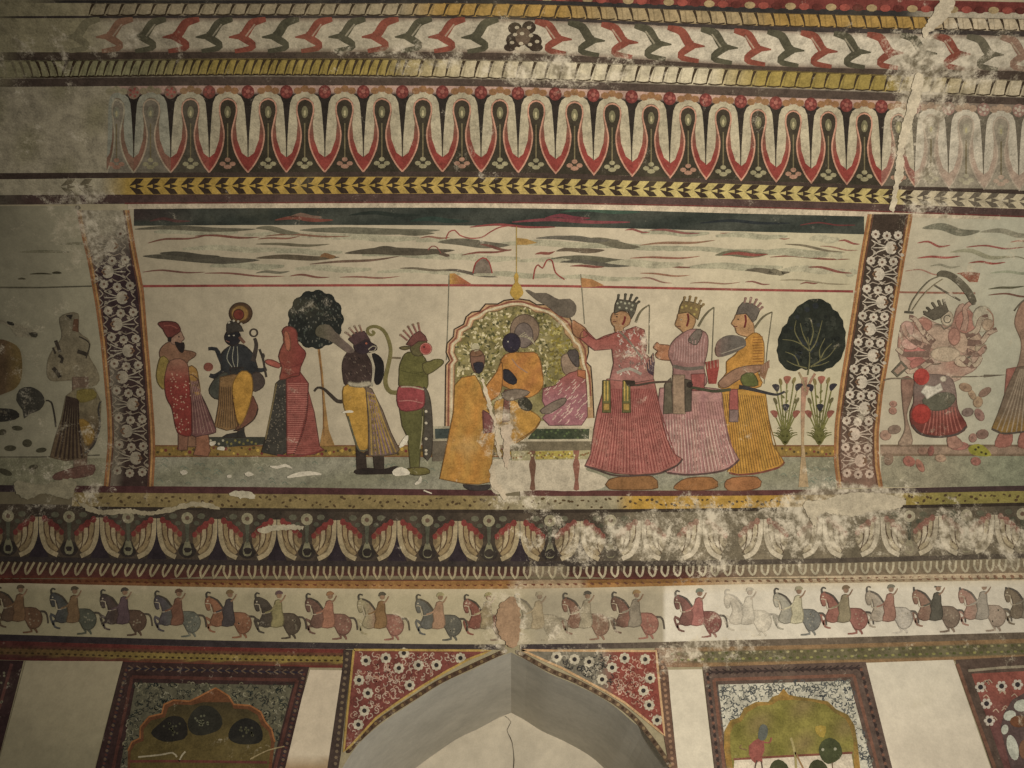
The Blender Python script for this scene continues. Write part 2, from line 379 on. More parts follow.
# lotus loop frieze
t = border('lotus_loop_frieze', 'wide frieze of red and white lotus loops on a dark ground above the main panel', base=(512, 172))
p = Part('ground', t, .0015)
def lg(x, y):
    tt = (y - dkB(x)) / (loB(x) - dkB(x))
    c = col('a8897a') if tt < .09 else (col('2b241e') if tt < .62 else col('40362a'))
    gg = mixc(col('9b927a'), col('6a6640'), max(0, math.sin(x / 11 + 2.2) * math.sin(y / 15 + x / 37 + .6)) * .55)
    return edgefade(c, x, g=gg, xl=124, soft=12, xr=897, gr=col('6f6757'))
band(p, dkB, loB, XA, XB, lg, step=6, rows=26)
PK = [117, 151, 191, 228, 268.5, 305, 345, 382, 423, 462, 500, 536, 574.5, 612, 651, 688, 723, 758, 793, 828, 864, 898, 930.5, 965.5, 1000.5, 1036, 1071]
for i, x in enumerate(PK):
    l = (PK[i - 1] + x) / 2 if i else x - 10; r = (PK[i + 1] + x) / 2 if i < len(PK) - 1 else x + 18
    y0 = dkB(x) - 86; H = lambda y: y0 + y + (loB(x) - dkB(x) - 86.5) * max(0, (y - 95) / 77.0)
    fl = max(0, min(1, (205 - x) / 70)); fr = .85 if x > 912 else (.25 if x > 893 else 0)
    cw = mixc(mixc(col('a59b80'), col('8c8c7c'), fl), col('b8b09e'), fr)
    cr_ = lambda a, b: (lambda px, py: mixc(mixc(mixc(a, b, max(0, (H(150) - py) / 34.0)), col('7a6a54'), fl * .7), col('ada08c'), fr * .88))
    q = Part('lotus_loop', t, .0026, label=None if x < 905 else 'bleached white loop')
    wl, wr_ = x - l, r - x
    q.fill([(l + .6, H(152)), (l + 1.0, H(138)), (x - wl * .87, H(117)), (x - wl * .80, H(104)), (x - wl * .66, H(98)), (x - wl * .40, H(94.5)), (x, H(93)), (x + wr_ * .40, H(94.5)), (x + wr_ * .66, H(98)), (x + wr_ * .80, H(104)), (x + wr_ * .87, H(117)), (r - 1.0, H(138)), (r - .6, H(152)), (r - .2, H(168)), (l + .2, H(168))], cw, smooth=False, grid=7)
    red = cr_(col('82332a'), col('6a5844'))
    om = [(l, H(172.5)), (l + wl * .34, H(164)), (x - wl * .32, H(150)), (x - wl * .20, H(135)), (x - wl * .32, H(122)), (x - wl * .44, H(112)), (x - wl * .36, H(103.5)), (x, H(100)), (x + wr_ * .36, H(103.5)), (x + wr_ * .44, H(112)), (x + wr_ * .32, H(122)), (x + wr_ * .20, H(135)), (x + wr_ * .32, H(150)), (r - wr_ * .34, H(164)), (r, H(172.5))]
    rb = [(l, H(172.5)), (l, H(158)), (l + wl * .30, H(153.5)), (x - wl * .46, H(140)), (x - wl * .40, H(125)), (x - wl * .49, H(112)), (x - wl * .44, H(104)), (x - wl * .2, H(99.3)), (x, H(98.4)), (x + wr_ * .2, H(99.3)), (x + wr_ * .44, H(104)), (x + wr_ * .49, H(112)), (x + wr_ * .40, H(125)), (x + wr_ * .46, H(140)), (r - wr_ * .30, H(153.5)), (r, H(158)), (r, H(172.5))]
    q.fill(rb, red, grid=6)
    oms = cr(om, False, 3)
    q.fill(oms, lambda px, py: mixc(mixc(col('3b3326'), col('352f22'), (py - H(110)) / 30), col('a49a86'), max(fr * .8, fl * .5)), grid=6)
    q.stroke(om, 1.5, mixc(mixc(col('b08068'), col('9b927a'), fl), col('a39a88'), fr), dz=1)
    q.up(2)
    q.fill(ell(x, H(113), 3.3, 6.2, 10), mixc(col('6f6a4c'), cw, max(fr, fl) * .6)); q.dot(x, H(114), 1.2, 'a39a72', ry=3.2)
    for dx, dy, rr in ((-5, 164, 3.2), (5, 164, 3.2), (0, 160, 3.0), (0, 167, 4.2)):
        q.dot(x + dx, H(dy), rr, mixc(col('8b8463') if i % 3 else col('96705a'), cw, fr * .5), ry=2.3, dz=.4 + .1 * abs(dx))
    q.stroke([(x, H(124)), (x, H(158))], 1.3, '6d6244')
    k = Part('ochre_crest', t, .0032)
    for dx in (-7, 0, 7): k.dot(x + dx, H(92 - (2 if dx == 0 else 0)), 4.2, mixc(mixc(col('86603a'), col('8d8568'), fl), col('a08a74'), fr), ry=3.6, dz=.3 + dx * .02)
    if i < len(PK) - 1:
        f = Part('red_rosette', t, .0042)
        f.fill(ell(r, H(93), 6.4, 6.8, 12), mixc(mixc(col('6c302a'), col('8a7f68'), fl * .6), col('a08476'), fr * .8)); f.dot(r, H(92.5), 2.2, mixc(col('94584c'), cw, fr))
        for a in range(5): f.dot(r + 3.9 * math.cos(a * 1.257), H(93) + 3.9 * math.sin(a * 1.257), 1.4, mixc(col('8a453c'), cw, fr), dz=.9)
p = Part('edge_line', border('dark_stripe', 'dark stripe between lotus loops and yellow arrow chain', base=(512, 177)), .002)
band(p, loB, off(cnT, .3), XA, XB, lambda x, y: edgefade(col('40332b'), x, xl=0, xr=3000))
t = border('arrow_chain_border', 'narrow border of dark arrowheads on yellow directly above the main panel', base=(512, 194))
p = Part('ground', t, .002); band(p, cnT, cnB, XA, XB, lambda x, y: edgefade(mixc(col('a5872f'), col('ab9a58'), (x - 350) / 300), x, g=col('a39a80'), xl=128, soft=14, xr=893, soft_=0) if False else edgefade(mixc(col('a5872f'), col('ab9a58'), (x - 350) / 300), x, g=col('a39a80'), xl=128, soft=22, xr=895))
q = Part('arrow_pattern', t, .003, label='row of dark arrowheads')
i = 0; x = 62
while x < 1100:
    a, b = cnT(x), cnB(x); m = (a + b) / 2; w = b - a
    if x > 115 or RN.random() < .35:
        c = edgefade(col('35281c'), x, g=col('6b624c'), xl=128, xr=900, gr=col('6e6555'))
        q.fill([(x - 1, m - .3), (x + 6, a + .3), (x + 13.6, a + .5), (x + 10, m - 2.9)], c, lift=(i == 0)); q.fill([(x - 1, m + .3), (x + 6, b - .3), (x + 13.6, b - .5), (x + 10, m + 2.9)], c, lift=False)
        q.fill([(x + 5.5, m - 2.4), (x + 14, m), (x + 5.5, m + 2.4)], c, lift=False)
    x += 17.1; i += 1
p = Part('edge_line', border('maroon_stripe', 'maroon and cream stripes along the top edge of the main panel', base=(512, 208)), .002)
band(p, off(cnB, -.3), mrB, XA, XB, lambda x, y: edgefade(col('4b3833'), x, g=col('5d5748'), xl=30, xr=3000))
band(p, off(mrB, -1.2), off(mrB, .3), 125, XB, '63302a', rows=1)
p = Part('cream_line', ALL[-1].parent, .0022); band(p, mrB, whB, 128, 1000, 'b3a58c')
# ------------------------------------------------------------------ borders below the panel
p = Part('edge_line', border('maroon_stripe', 'maroon stripe along the bottom edge of the main panel', base=(512, 495)), .003)
band(p, pnT, pnB, 75, 497, '4a2a28'); band(p, pnT, pnB, 520, XB, lambda x, y: mixc(col('54302b'), col('3f2f2d'), (x - 800) / 100), lift=False); band(p, pnT, pnB, XA, 17, '35282a', lift=False)
t = border('ochre_leaf_border', 'narrow ochre border with dark leaf specks under the main panel', base=(512, 508))
p = Part('ground', t, .002)
band(p, pnB, ocB, 72, XB, lambda x, y: mixc(mixc(col('7d6c40'), col('8b8266'), (x - 470) / 60), col('a07c1f'), max(0, min(1, (x - 615) / 15))) if x < 800 else mixc(col('a07c1f'), col('7d7334'), (x - 820) / 120))
q = Part('leaf_pattern', t, .003, label='scattered dark leaf specks')
for i in range(210):
    x = 78 + i * 4.85; q.dot(x + RN.uniform(-2, 2), pnB(x) + RN.uniform(2.5, ocB(x) - pnB(x) - 2), RN.uniform(1.1, 2.3), '4b3a20', ry=RN.uniform(.8, 1.6), rot=RN.uniform(-1, 1), n=6)
p = Part('edge_line', border('dark_stripe', 'dark line above the acanthus petals', base=(512, 512)), .0032); band(p, off(ocB, -.3), ldB, 70, XB, '33291f', rows=1)
# acanthus frieze
t = border('acanthus_petal_frieze', 'broad dark cornice frieze of paired acanthus petals and rosettes', base=(512, 560))
p = Part('ground', t, .001)
band(p, off(ocB, -2), ltB, XA, XB, lambda x, y: mixc(mixc(col('362d24'), col('463b2e'), .5 + .5 * math.sin(x / 9)), col('6f6651'), min(.75, max(0, (x - 590) / 60)) * (1 if x < 900 else max(.45, 1 - (x - 900) / 120))), step=7, rows=7)
SL = [-22, 39, 100, 157, 218, 277, 337, 397, 458, 520, 580, 641, 702, 763, 822, 880, 938, 994, 1050]
def petals(q, s, sc, c1, c2, ctip, y0, y1):
    h = (y1 - y0) / 52.0
    Y = lambda y: y0 + y * h
    for sg in (-1, 1):
        X = lambda d: s + sg * d * sc
        q.fill([(X(3), Y(14)), (X(8), Y(10)), (X(16), Y(15)), (X(23), Y(22)), (X(25), Y(33)), (X(20), Y(44)), (X(14), Y(46)), (X(6), Y(32))], lambda x, y: mixc(ctip, mixc(c2, (.05, .03, .02), .45), (y - Y(18)) / (10 * h)), smooth=True, grid=5, lift=(sg < 0))
    q.up()
    for sg in (-1, 1):
        X = lambda d: s + sg * d * sc
        q.stroke([(X(2.6), Y(9)), (X(3), Y(26)), (X(5.5), Y(37)), (X(10), Y(45)), (X(19), Y(50))], 4.6, c1, w2=4.6)
        q.stroke([(X(8), Y(14)), (X(8.5), Y(28)), (X(12), Y(38)), (X(19), Y(45))], 4.4, c2, w2=3.4, dz=.8)
        q.stroke([(X(14), Y(20)), (X(13.5), Y(28)), (X(16), Y(35)), (X(21), Y(41))], 4.2, c1, w2=2.6, dz=.8)
        q.stroke([(X(19.5), Y(26)), (X(19), Y(32)), (X(23), Y(37))], 3.4, c2, w2=2.2, dz=.8)
        for a, b in ((5.3, 12), (11, 17), (17, 24)): q.stroke([(X(a), Y(b)), (X(a + .3), Y(b + 12)), (X(a + 3.5), Y(b + 21))], .9, '4a3626', dz=1.2)
        for a, b, r in ((6, 11, 3), (12, 15, 3.2), (18, 20, 3), (23, 25.5, 2.6)): q.dot(X(a), Y(b), r, ctip, ry=r * 1.2, dz=1.5)
    q.up(2)
for i, s in enumerate(SL):
    fd = min(.8, max(0, (s - 560) / 90)) * (1 if s < 900 else .75)
    q = Part('acanthus_petals', t, .0022, label='worn pale petals' if fd > .5 else 'pair of cream petals with red tips')
    dk = max(0, min(1, (150 - s) / 150))
    c1 = mixc(col('938463'), col('b8ae98'), fd); c2 = mixc(col('83704c'), col('a2977c'), fd)
    tip = mixc(mixc(col('6f2d26'), col('3f1f1d'), dk * .4), col('8d6f5c'), fd * .9)
    q.fill([(s, ldB(s) + 6), (s + 3.5, ldB(s) + 26), (s + 8, ltB(s) - 5), (s + 10, ltB(s) - .5), (s - 10, ltB(s) - .5), (s - 8, ltB(s) - 5), (s - 3.5, ldB(s) + 26)], mixc(col('2a2126'), col('7b7058'), fd))
    petals(q, s, 1.0, c1, c2, tip, ldB(s), ltB(s) - .5)
    if i < len(SL) - 1 and SL[i] < 600 or 860 < s < 1000:
        m = (SL[i] + SL[i + 1]) / 2; y = ldB(m)
        f = Part('rosette_pendant', t, .0024, label='small rosette with a hanging bulb')
        f.fill(ell(m, y + 40, 9, 8, 14), mixc(col('2c2520'), col('8a7f68'), fd)); f.fill([(m, y + 28), (m + 4.5, y + 39), (m + 3, y + 45), (m - 3, y + 45), (m - 4.5, y + 39)], mixc(col('6e6a50'), col('8f866c'), fd), smooth=True)
        f.stroke([(m, y + 10), (m, y + 32)], 5, '4c4c3c', w2=2.4); f.fill(ell(m, y + 8, 6, 6, 12), mixc(col('857e62'), col('9b927a'), fd)); f.dot(m, y + 8, 2.4, '5f4a3a')
        for dx in (-14, 14): f.dot(m + dx, y + 6, 4.2, '565442', ry=3, dz=.3); f.dot(m + dx * .66, y + 13, 3, '4c4b3b', ry=2.4, dz=.3)
p = Part('edge_line', border('dark_stripe', 'dark stripe under the acanthus petals', base=(512, 566)), .003); band(p, off(ltB, -.5), off(tgT, .5), XA, XB, lambda x, y: mixc(col('322a27'), col('4e453a'), (x - 500) / 300), rows=1)
t = border('tongue_border', 'fine border of cream tongue shapes on dark brown, below acanthus petals', base=(512, 580))
p = Part('ground', t, .002); band(p, tgT, tgB, XA, XB, lambda x, y: mixc(mixc(col('35291f'), col('52271f'), (y - tgT(x)) / 14), col('85795f'), max(0, min(.7, (x - 680) / 150)) if x > 640 else (.6 if 530 < x < 570 else 0)), rows=2)
q = Part('tongue_pattern', t, .003, label='row of cream tongues')
x = -85; i = 0
while x < 1105:
    a, b = tgT(x), tgB(x); h = b - a; l = 4 * (1 if x < 220 else 0)
    c = mixc(col('8d8060'), col('a39a80'), (x - 400) / 300)
    q.stroke([(x - 3 + l, a + 1), (x - 3.6 + l * .4, a + h * .5), (x - l * .2, b - 2), (x + 2.6, a + h * .6), (x + 3.2 + l, a + 1)], 2.2, c); i += 1
    x += 12.5
t = border('dotted_ochre_border', 'thin reddish ochre dotted border just above the horse riders', base=(512, 589))
p = Part('ground', t, .002); band(p, tgB, dtB, XA, XB, lambda x, y: mixc(mixc(col('5b2b1c'), col('8a6330'), min(1, max(0, (x - 30) / 220))), col('b09f82'), max(0, min(.9, (x - 690) / 60)) if x > 680 else (.6 if 515 < x < 585 else 0)), rows=2)
q = Part('dot_pattern', t, .003, label='row of dark crescents')
x = -80
while x < 1100:
    y = (tgB(x) + dtB(x)) / 2; q.dot(x, y, 2.6, mixc(col('5d2d1a'), col('7c5d46'), (x - 500) / 300), ry=1.5, rot=.5, n=6); x += 8.4
# ------------------------------------------------------------------ the main painted panel
def leftline(v):   # x as a function of y through (y, x) pairs
    def f(y):
        for (a, b), (c_, d) in zip(v, v[1:]):
            if y <= c_: return b + (d - b) * (y - a) / (c_ - a)
        return v[-1][1]
    return f
LO = leftline([(180, 72), (226, 80), (265, 89), (305, 96), (345, 101.5), (412, 107.5), (442, 108.5), (490, 104)])
LI = leftline([(200, 128), (207, 129), (252, 136.5), (290, 144), (340, 148), (367, 150.5), (430, 155), (455, 155.5), (490, 153.5)])
RI = leftline([(200, 870), (217, 867), (262, 859), (310, 852), (362, 843.5), (380, 840.5), (425, 834.5), (460, 833.5), (490, 837.5)])
RO = leftline([(200, 915), (217, 912), (262, 904), (310, 896), (362, 888), (392, 882.5), (435, 878), (465, 879), (490, 883)])
def vband(p, fl, fr, y0, y1, c, step=7.0, cols=None):
    if isinstance(c, str): c = col(c)
    p.z += p.DZ
    n = int((y1 - y0) / step); g = []
    w = fr((y0 + y1) / 2) - fl((y0 + y1) / 2); k = cols or max(1, int(w / 14))
    for i in range(n + 1):
        y = y0 + (y1 - y0) * i / n
        g.append([p._vert(fl(y) + (fr(y) - fl(y)) * j / k, y, c, p.z) for j in range(k + 1)])
    for i in range(n):
        for j in range(k): p.f.append((g[i][j], g[i][j + 1], g[i + 1][j + 1], g[i + 1][j]))
def cream(x, y):
    c = mixc(col('a3987f'), col('b0a48b'), (x - 150) / 350)
    return mixc(c, col('aba385'), (x - 650) / 200) if x > 650 else c
def panel(name, label, fl, fr, y1, c, base, grid_cols):
    t = Thing(name, label, 'painted panel', base, 'painted picture panels'); p = Part('plaster_ground', t, .0008, mat=M_GROUND)
    vband(p, fl, fr, 206, y1, c, cols=grid_cols); return t
pm = panel('court_scene_panel', 'large central cream panel holding the painted court scene', LI, RI, 488, cream, (500, 488), 50)
pl_ = panel('faded_side_panel', 'badly faded grey panel at the dark end, beside a flower border', lambda y: -90, LO, 488, lambda x, y: mixc(col('7d7862'), col('969077'), (x + 10) / 90), (20, 488), 14)
pr_ = panel('battle_side_panel', 'pale cracked panel with a many-armed pink figure and scattered leaves', RO, lambda y: 1114, 486, lambda x, y: mixc(col('aca28a'), col('a7a590'), (x - 900) / 100), (960, 486), 18)
# --- sky of the central panel
t = Thing('painted_sky', 'painted sky of dark cloud bank, grey and red streaks above red line', 'painted sky', (500, 288))
p = Part('cloud_bank', t, .0014, label='dark green cloud bank')
def bankc(x, y):
    k = .5 + .5 * math.sin(x / 23.0 + y / 5.0); c = mixc(col('2b312b'), col('3d4038'), k)
    if x < 200: c = mixc(c, col('4a3030'), .5 * (1 - (x - 130) / 70) * (1 if y < 221 else 0))
    return c
band(p, off(whB, -.5), bkB, 134, 864, bankc, step=6, rows=5)
for x0, x1, y0, w, c in ((275, 333, 219, 4, '6e3d30'), (290, 322, 216, 4, '6d5546'), (512, 630, 221, 3.5, '70363a'), (545, 590, 217, 4, '6a3038'), (470, 555, 226, 2.5, '7a3a36'), (800, 855, 224, 1.5, '5c2c2a'), (700, 790, 222, 3, '23282a'), (350, 420, 214, 4, '252c26'), (410, 470, 220, 5, '2a3a32'), (560, 640, 211, 4, '364a3c'), (150, 190, 220, 3, '553834')):
    p.stroke([(x0, y0 + 1), ((x0 * 2 + x1) / 3, y0 - 1.5), ((x0 + 2 * x1) / 3, y0 + 1), (x1, y0 + 1)], .8, c, mid=w)
p = Part('red_horizon_line', t, .002); band(p, off(hor, -1.2), off(hor, 1.2), 143, 853, lambda x, y: mixc(col('7a3530'), col('8a4038'), .5 + .5 * math.sin(x / 17.0)), rows=1)
p = Part('wash_pattern', t, .0012, label='pale grey green wash')
for i in range(26):
    x = 160 + i * 28 + RN.uniform(-8, 8); y = 232 + (i * 17) % 48; 
    x1 = min(x + RN.uniform(60, 120), LI(y) + 705)
    p.z = .0012 + .00008 * i
    p.stroke([(x, y), ((2 * x + x1) / 3, y - 1.5), ((x + 2 * x1) / 3, y + 1), (x1, y)], 2, mixc(col('a09a80'), col('8e8b73'), RN.random()), mid=RN.uniform(4, 8))
q = Part('streak_pattern', t, .0036, label='grey and red cloud streaks')
ST = [ # x0 y0 x1 y1 width colour
 (148, 243, 205, 236, 1.4, '7d5040'), (195, 236, 260, 237, 1.6, '7a4438'), (143, 256, 260, 260, 6, '4e4f42'), (160, 253, 220, 256, 4, '3f4238'), (143, 272, 205, 272, 1.2, '7a5044'), (205, 273, 285, 276, 1.2, '7d4e42'),
 (135, 229, 256, 229, 3.5, '5d5d4c'), (256, 228, 300, 233, 4, '6b6a55'), (258, 239, 300, 236, 1.2, '8a5a48'), (256, 244, 330, 244, 2, '6a6650'), (300, 230, 440, 230, 5, '6a6b58'), (370, 233, 435, 233, 4, '5f604e'), (265, 236, 350, 236, 1.4, '86604a'), (420, 238, 450, 237, 1.2, '8a5c4c'),
 (345, 253, 455, 250, 6, '4d4a3c'), (370, 250, 415, 251, 5, '454437'), (430, 252, 460, 256, 2.4, '55493c'), (256, 258, 340, 257, 4, '59523f'), (310, 264, 400, 256, 1.8, '6a5444'), (320, 257, 336, 256, 3.6, '805b32'), (256, 273, 290, 271, 2, '6d6c5a'), (290, 276, 330, 277, 1.4, '7d4c40'), (340, 277, 400, 276, 1.1, '8c5a4c'), (400, 268, 450, 269, 1.6, '6a6350'), (440, 270, 498, 277, 2.2, '4f4b42'),
 (438, 242, 510, 245, 6, '5e5d4e'), (480, 244, 512, 250, 2, '6b3d34'), (462, 255, 512, 249, 1.4, '7a4238'),
 (536, 238, 620, 240, 3.5, '66655a'), (585, 239, 640, 247, 6, '62614e'), (556, 238, 610, 240, 4, '55564c'), (535, 254, 555, 251, 2, '86453a'), (556, 251, 605, 250, 4.5, '5f5444'), (550, 259, 640, 262, 7, '5e604e'), (570, 266, 610, 265, 1.8, '7a4038'), (560, 262, 630, 266, 3, '52544a'),
 (625, 230, 650, 232, 1.4, '8a4a44'), (650, 230, 700, 233, 1.6, '86504a'), (640, 245, 715, 240, 1.8, '8c6a50'), (630, 258, 700, 256, 1.4, '94604c'), (635, 264, 700, 267, 1.4, '7a4a3c'), (690, 268, 728, 264, 1.8, '7d3c36'), (640, 273, 690, 275, 1.2, '94684f'), (640, 278, 672, 283, 1, '94685a'), (690, 283, 740, 282, 1, '8c6a56'),
 (715, 255, 768, 254, 5, '65664e'), (722, 255, 768, 254, 2.4, '8a4038'), (745, 270, 790, 272, 4, '5c5848'), (745, 282, 770, 284, 1.2, '7a4a42'), (720, 233, 768, 236, 1.2, '8a5a4a'), (768, 252, 810, 257, 2.2, '5a5242'), (770, 257, 850, 259, 1.4, '7d4638'), (838, 241, 860, 244, 1.5, '86423a'), (785, 244, 845, 252, 1.6, '6e6752'), (808, 267, 852, 273, 1.8, '80463c'), (768, 272, 785, 273, 4, '6c6854'), (800, 284, 820, 282, 1, '7c4a40'), (820, 246, 858, 250, 1, '97705c'), (770, 237, 790, 238, 1, '97705c'), (780, 280, 850, 284, 1, '8e8468')]
for i, (x0, y0, x1, y1, w, c) in enumerate(ST):
    dy = RN.uniform(-2, 2); q.z = .0020 + .00025 * (i % 8)
    q.stroke([(x0, y0), (x0 + (x1 - x0) * .3, y0 + (y1 - y0) * .3 - 1 + dy * .5), (x0 + (x1 - x0) * .7, y0 + (y1 - y0) * .7 + 1 + dy * .3), (x1, y1)], .5, mixc(col(c), col('5a4838'), .3), mid=w * 1.25, w2=.3)
q.z = .0042
q.stroke([(446, 239), (449, 232), (455, 230), (460, 235), (470, 238), (482, 237), (490, 232), (500, 227), (514, 225)], 1.2, '86403a', mid=1.2)
q.stroke([(428, 250), (432, 246), (437, 247), (441, 253)], 1.1, '7d4840')
def hillock(label, pts, fillc, base):
    p = Part('painted_peak', None, .005, label=label, cat='painted hill', base=base, group='tiny peaks drawn in the sky')
    if fillc: p.fill(pts, fillc, smooth=False)
    p.stroke(pts, 1.3, '86362f')
Z1 = Zc(256, 170, 4); Z2 = Zc(512, 170, 4)
hillock('small grey filled peak outlined red, near the orange flag of the pavilion', Z1([(868, 412), (880, 370), (908, 350), (932, 366), (945, 412)]), '6b5f52', (483, 274))
hillock('small unfilled red outline of twin peaks to the side of the finial', Z2([(85, 436), (92, 395), (105, 378), (122, 392), (140, 360), (160, 362), (175, 410), (210, 437)]), None, (545, 279))
def flag(label, pole, pts, c, pc='6f6a58', finial=None):
    t = Thing('pennant', label, 'flag', pole[0], 'pennants on thin poles'); p = Part('pole', t, .005); p.stroke(pole, 1.0, pc, smooth=False)
    f = Part('flag_cloth', t, .0055); f.fill(pts, c, smooth=False)
    return t
flag('orange and red pennant on a thin pole, rising before the cusped arch', Z1([(762, 760), (768, 600), (773, 420)]), Z1([(775, 413), (795, 412), (820, 428), (862, 455), (775, 455)]), lambda x, y: mixc(col('a07a2e'), col('8d4a34'), (x - 450) / 14))
flag('small brown orange pennant on a thin pole behind the grey fly-whisk', Z2([(290, 615), (283, 520), (275, 415)]), Z2([(276, 430), (320, 436), (368, 460), (330, 466), (278, 468)]), '96693a')
flag('yellow pennant highest of all, on the pole of the pavilion finial', Z2([(18, 420), (18, 330), (18, 225)]), Z2([(20, 270), (58, 274), (102, 290), (60, 298), (20, 298)]), '9c7a3a', '98803a')
p = Part('painted_finial', None, .006, label='yellow vase-shaped finial on the tip of the cusped arch', cat='finial', base=(517, 299))
p.fill(Z2([(18, 408), (27, 425), (24, 448), (36, 462), (46, 490), (34, 508), (18, 518), (2, 508), (-8, 490), (2, 462), (12, 448), (8, 425)]), 'a08028', smooth=True)
# --- ground of the central panel
t = Thing('painted_terrace', 'grey green paved terrace with a yellow flower strip under the standing figures', 'painted ground', (500, 488))
p = Part('paving', t, .0014, label='grey green paving'); band(p, lambda x: 457, off(pnT, .5), 154, 836, lambda x, y: mixc(col('78765f'), col('868370'), .5 + .5 * math.sin(x / 31 + y / 7)), step=7, rows=5)
q = Part('paving_pattern', t, .0022, label='thin wavy paving lines')
for i in range(110):
    x = RN.uniform(640, 832) if i % 2 else RN.uniform(156, 430); y = RN.uniform(460, 484); q.stroke([(x, y), (x + 3, y - 2), (x + 6, y + 1)], .7, '66705f' if i % 3 else '95917a')
p = Part('flower_strip', t, .0018, label='ochre flower strip'); band(p, lambda x: 445, lambda x: 457, 155, 834, lambda x, y: col('7d6428') if 446.5 < y < 456 else col('6c3c28'), step=8, rows=6)
q = Part('speck_pattern', t, .003, label='dark and yellow flower specks')
for i in range(170):
    x = 158 + i * 4; q.dot(x, 451 + RN.uniform(-3.5, 3.5), RN.uniform(1.1, 2.0), ('4a3d20', 'a5872a', '6b2f28')[i % 3], n=6)
# --- borders of daisies
def flower_border(label, fi, fo, y0, rows, lean, base, dark, litf):
    t = Thing('daisy_border', label, 'border', base, 'upright daisy borders flanking the panel')
    p = Part('ground', t, .0025); lo, hi = (fi, fo)
    vband(p, lo, hi, y0, 488, dark, cols=5)
    e = Part('orange_edge', t, .0032, label='orange edge lines')
    for f, d in ((lo, 1), (hi, -1)):
        yy = [y for y in range(int(y0), 489, 12)] + [488]
        e.stroke([(f(y) + d * .8, y) for y in yy], 2.0, '8a5a30', smooth=False); e.stroke([(f(y) + d * 3.2, y) for y in yy], 2.2, 'a0763f', smooth=False, dz=.8); e.stroke([(f(y) + d * 5.4, y) for y in yy], 1.2, '5d3a28', smooth=False, dz=1.0)
    for r, y in enumerate(rows):
        a, b = lo(y) + 6, hi(y) - 6; w = b - a
        for j, u in enumerate((.16, .50, .84)):
            x = a + w * u; yy = y + (0 if j == 0 else (2.5 if j == 1 else 1.5)) * lean
            if yy > 484 or (y0 < 230 and fi(240) < 200 and y < 250 and u < .6): continue
            c = litf(x, yy)
            f = Part('daisy', t, .0042)
            for k in range(8): f.dot(x + 3.0 * math.cos(k * .785), yy + 3.0 * math.sin(k * .785), 1.65, c, n=6, dz=.5 + .03 * k)
            f.dot(x, yy, 2.6, c, dz=.9); f.dot(x, yy, 1.5, '5c4334', n=6, dz=1.6)
        ym = y + 13.5; x = a + w * (.66 if r % 2 == 0 else .36); s = 1 if r % 2 == 0 else -1
        if ym > 483: continue
        c = litf(x, ym); v = Part('side_flower', t, .0040, label='larger side-view flower with stalk and leaves')
        v.fill([(x - 5 * s, ym - 5), (x, ym - 6.5), (x + 4 * s, ym - 4), (x + 2 * s, ym), (x + 4 * s, ym + 4), (x, ym + 6.5), (x - 5 * s, ym + 5), (x - 7 * s, ym)], c, smooth=True); v.stroke([(x + 1 * s, ym - 3), (x + 5 * s, ym), (x + 1 * s, ym + 3)], 1.6, '6b5038')
        for dy in (-3.5, 0, 3.5): v.stroke([(x - 6 * s, ym + dy * .4), (x - 13 * s, ym + dy), (x - 19 * s, ym + dy * 1.9)], 1.1, c)
        for dx, dy in ((-13, -6), (-17, 5), (9, -6), (10, 7), (-4, 9)): v.dot(x + dx * s, ym + dy, 2.3, mixc(c, col('4a382c'), .25), ry=1.5, rot=.6, n=6, dz=.7)
        l = Part('scroll_leaf', t, .0036, label='pale curling tendrils')
        for xs, ss in ((a + 1, 1), (b - 1, -1)):
            l.stroke([(xs, ym - 13), (xs + 7 * ss, ym - 7), (xs + 13 * ss, ym - 10), (xs + 18 * ss, ym - 5)], .9, mixc(c, col('6b5038'), .35)); l.stroke([(xs, ym + 12), (xs + 6 * ss, ym + 8), (xs + 12 * ss, ym + 10), (xs + 19 * ss, ym + 7)], .9, mixc(c, col('6b5038'), .35))
            for dy in (-4, 5): l.stroke([(xs, ym + dy - 4), (xs + 4 * ss, ym + dy), (xs, ym + dy + 4)], 1.1, mixc(c, col('6b5038'), .25))
def dl(x, y):
    c = mixc(col('36252a'), col('3a2a24'), (y - 250) / 200); w = 0
    if y < 262: w = (262 - y) / 30 * (1.2 - (x - LO(y)) / 70)
    if x < LO(y) + 16 and y > 360: w = .35
    return mixc(c, col('99917a'), min(.95, max(0, w)))
def dr(x, y):
    c = col('3c3026'); w = max(0, (y - 400) / 80) * .62
    return mixc(c, col('8a6a58'), min(.75, w))
flower_border('daisy border on dark ground, its upper end rubbed white, by the bearded man', LO, LI, 210, [232, 258, 284, 310.5, 337, 363.5, 390.5, 417.5, 444.5, 470.5], 1, (128, 488), dl, lambda x, y: mixc(col('9a917e'), col('8d836f'), (y - 250) / 200))
flower_border('daisy border on brown ground, complete to the top, behind the oval tree', RI, RO, 214, [234, 260.5, 288.5, 315.5, 342, 368.5, 394.5, 420.5, 447, 473], .6, (858, 488), dr, lambda x, y: mixc(col('b0a694'), col('ab9684'), (y - 400) / 60))
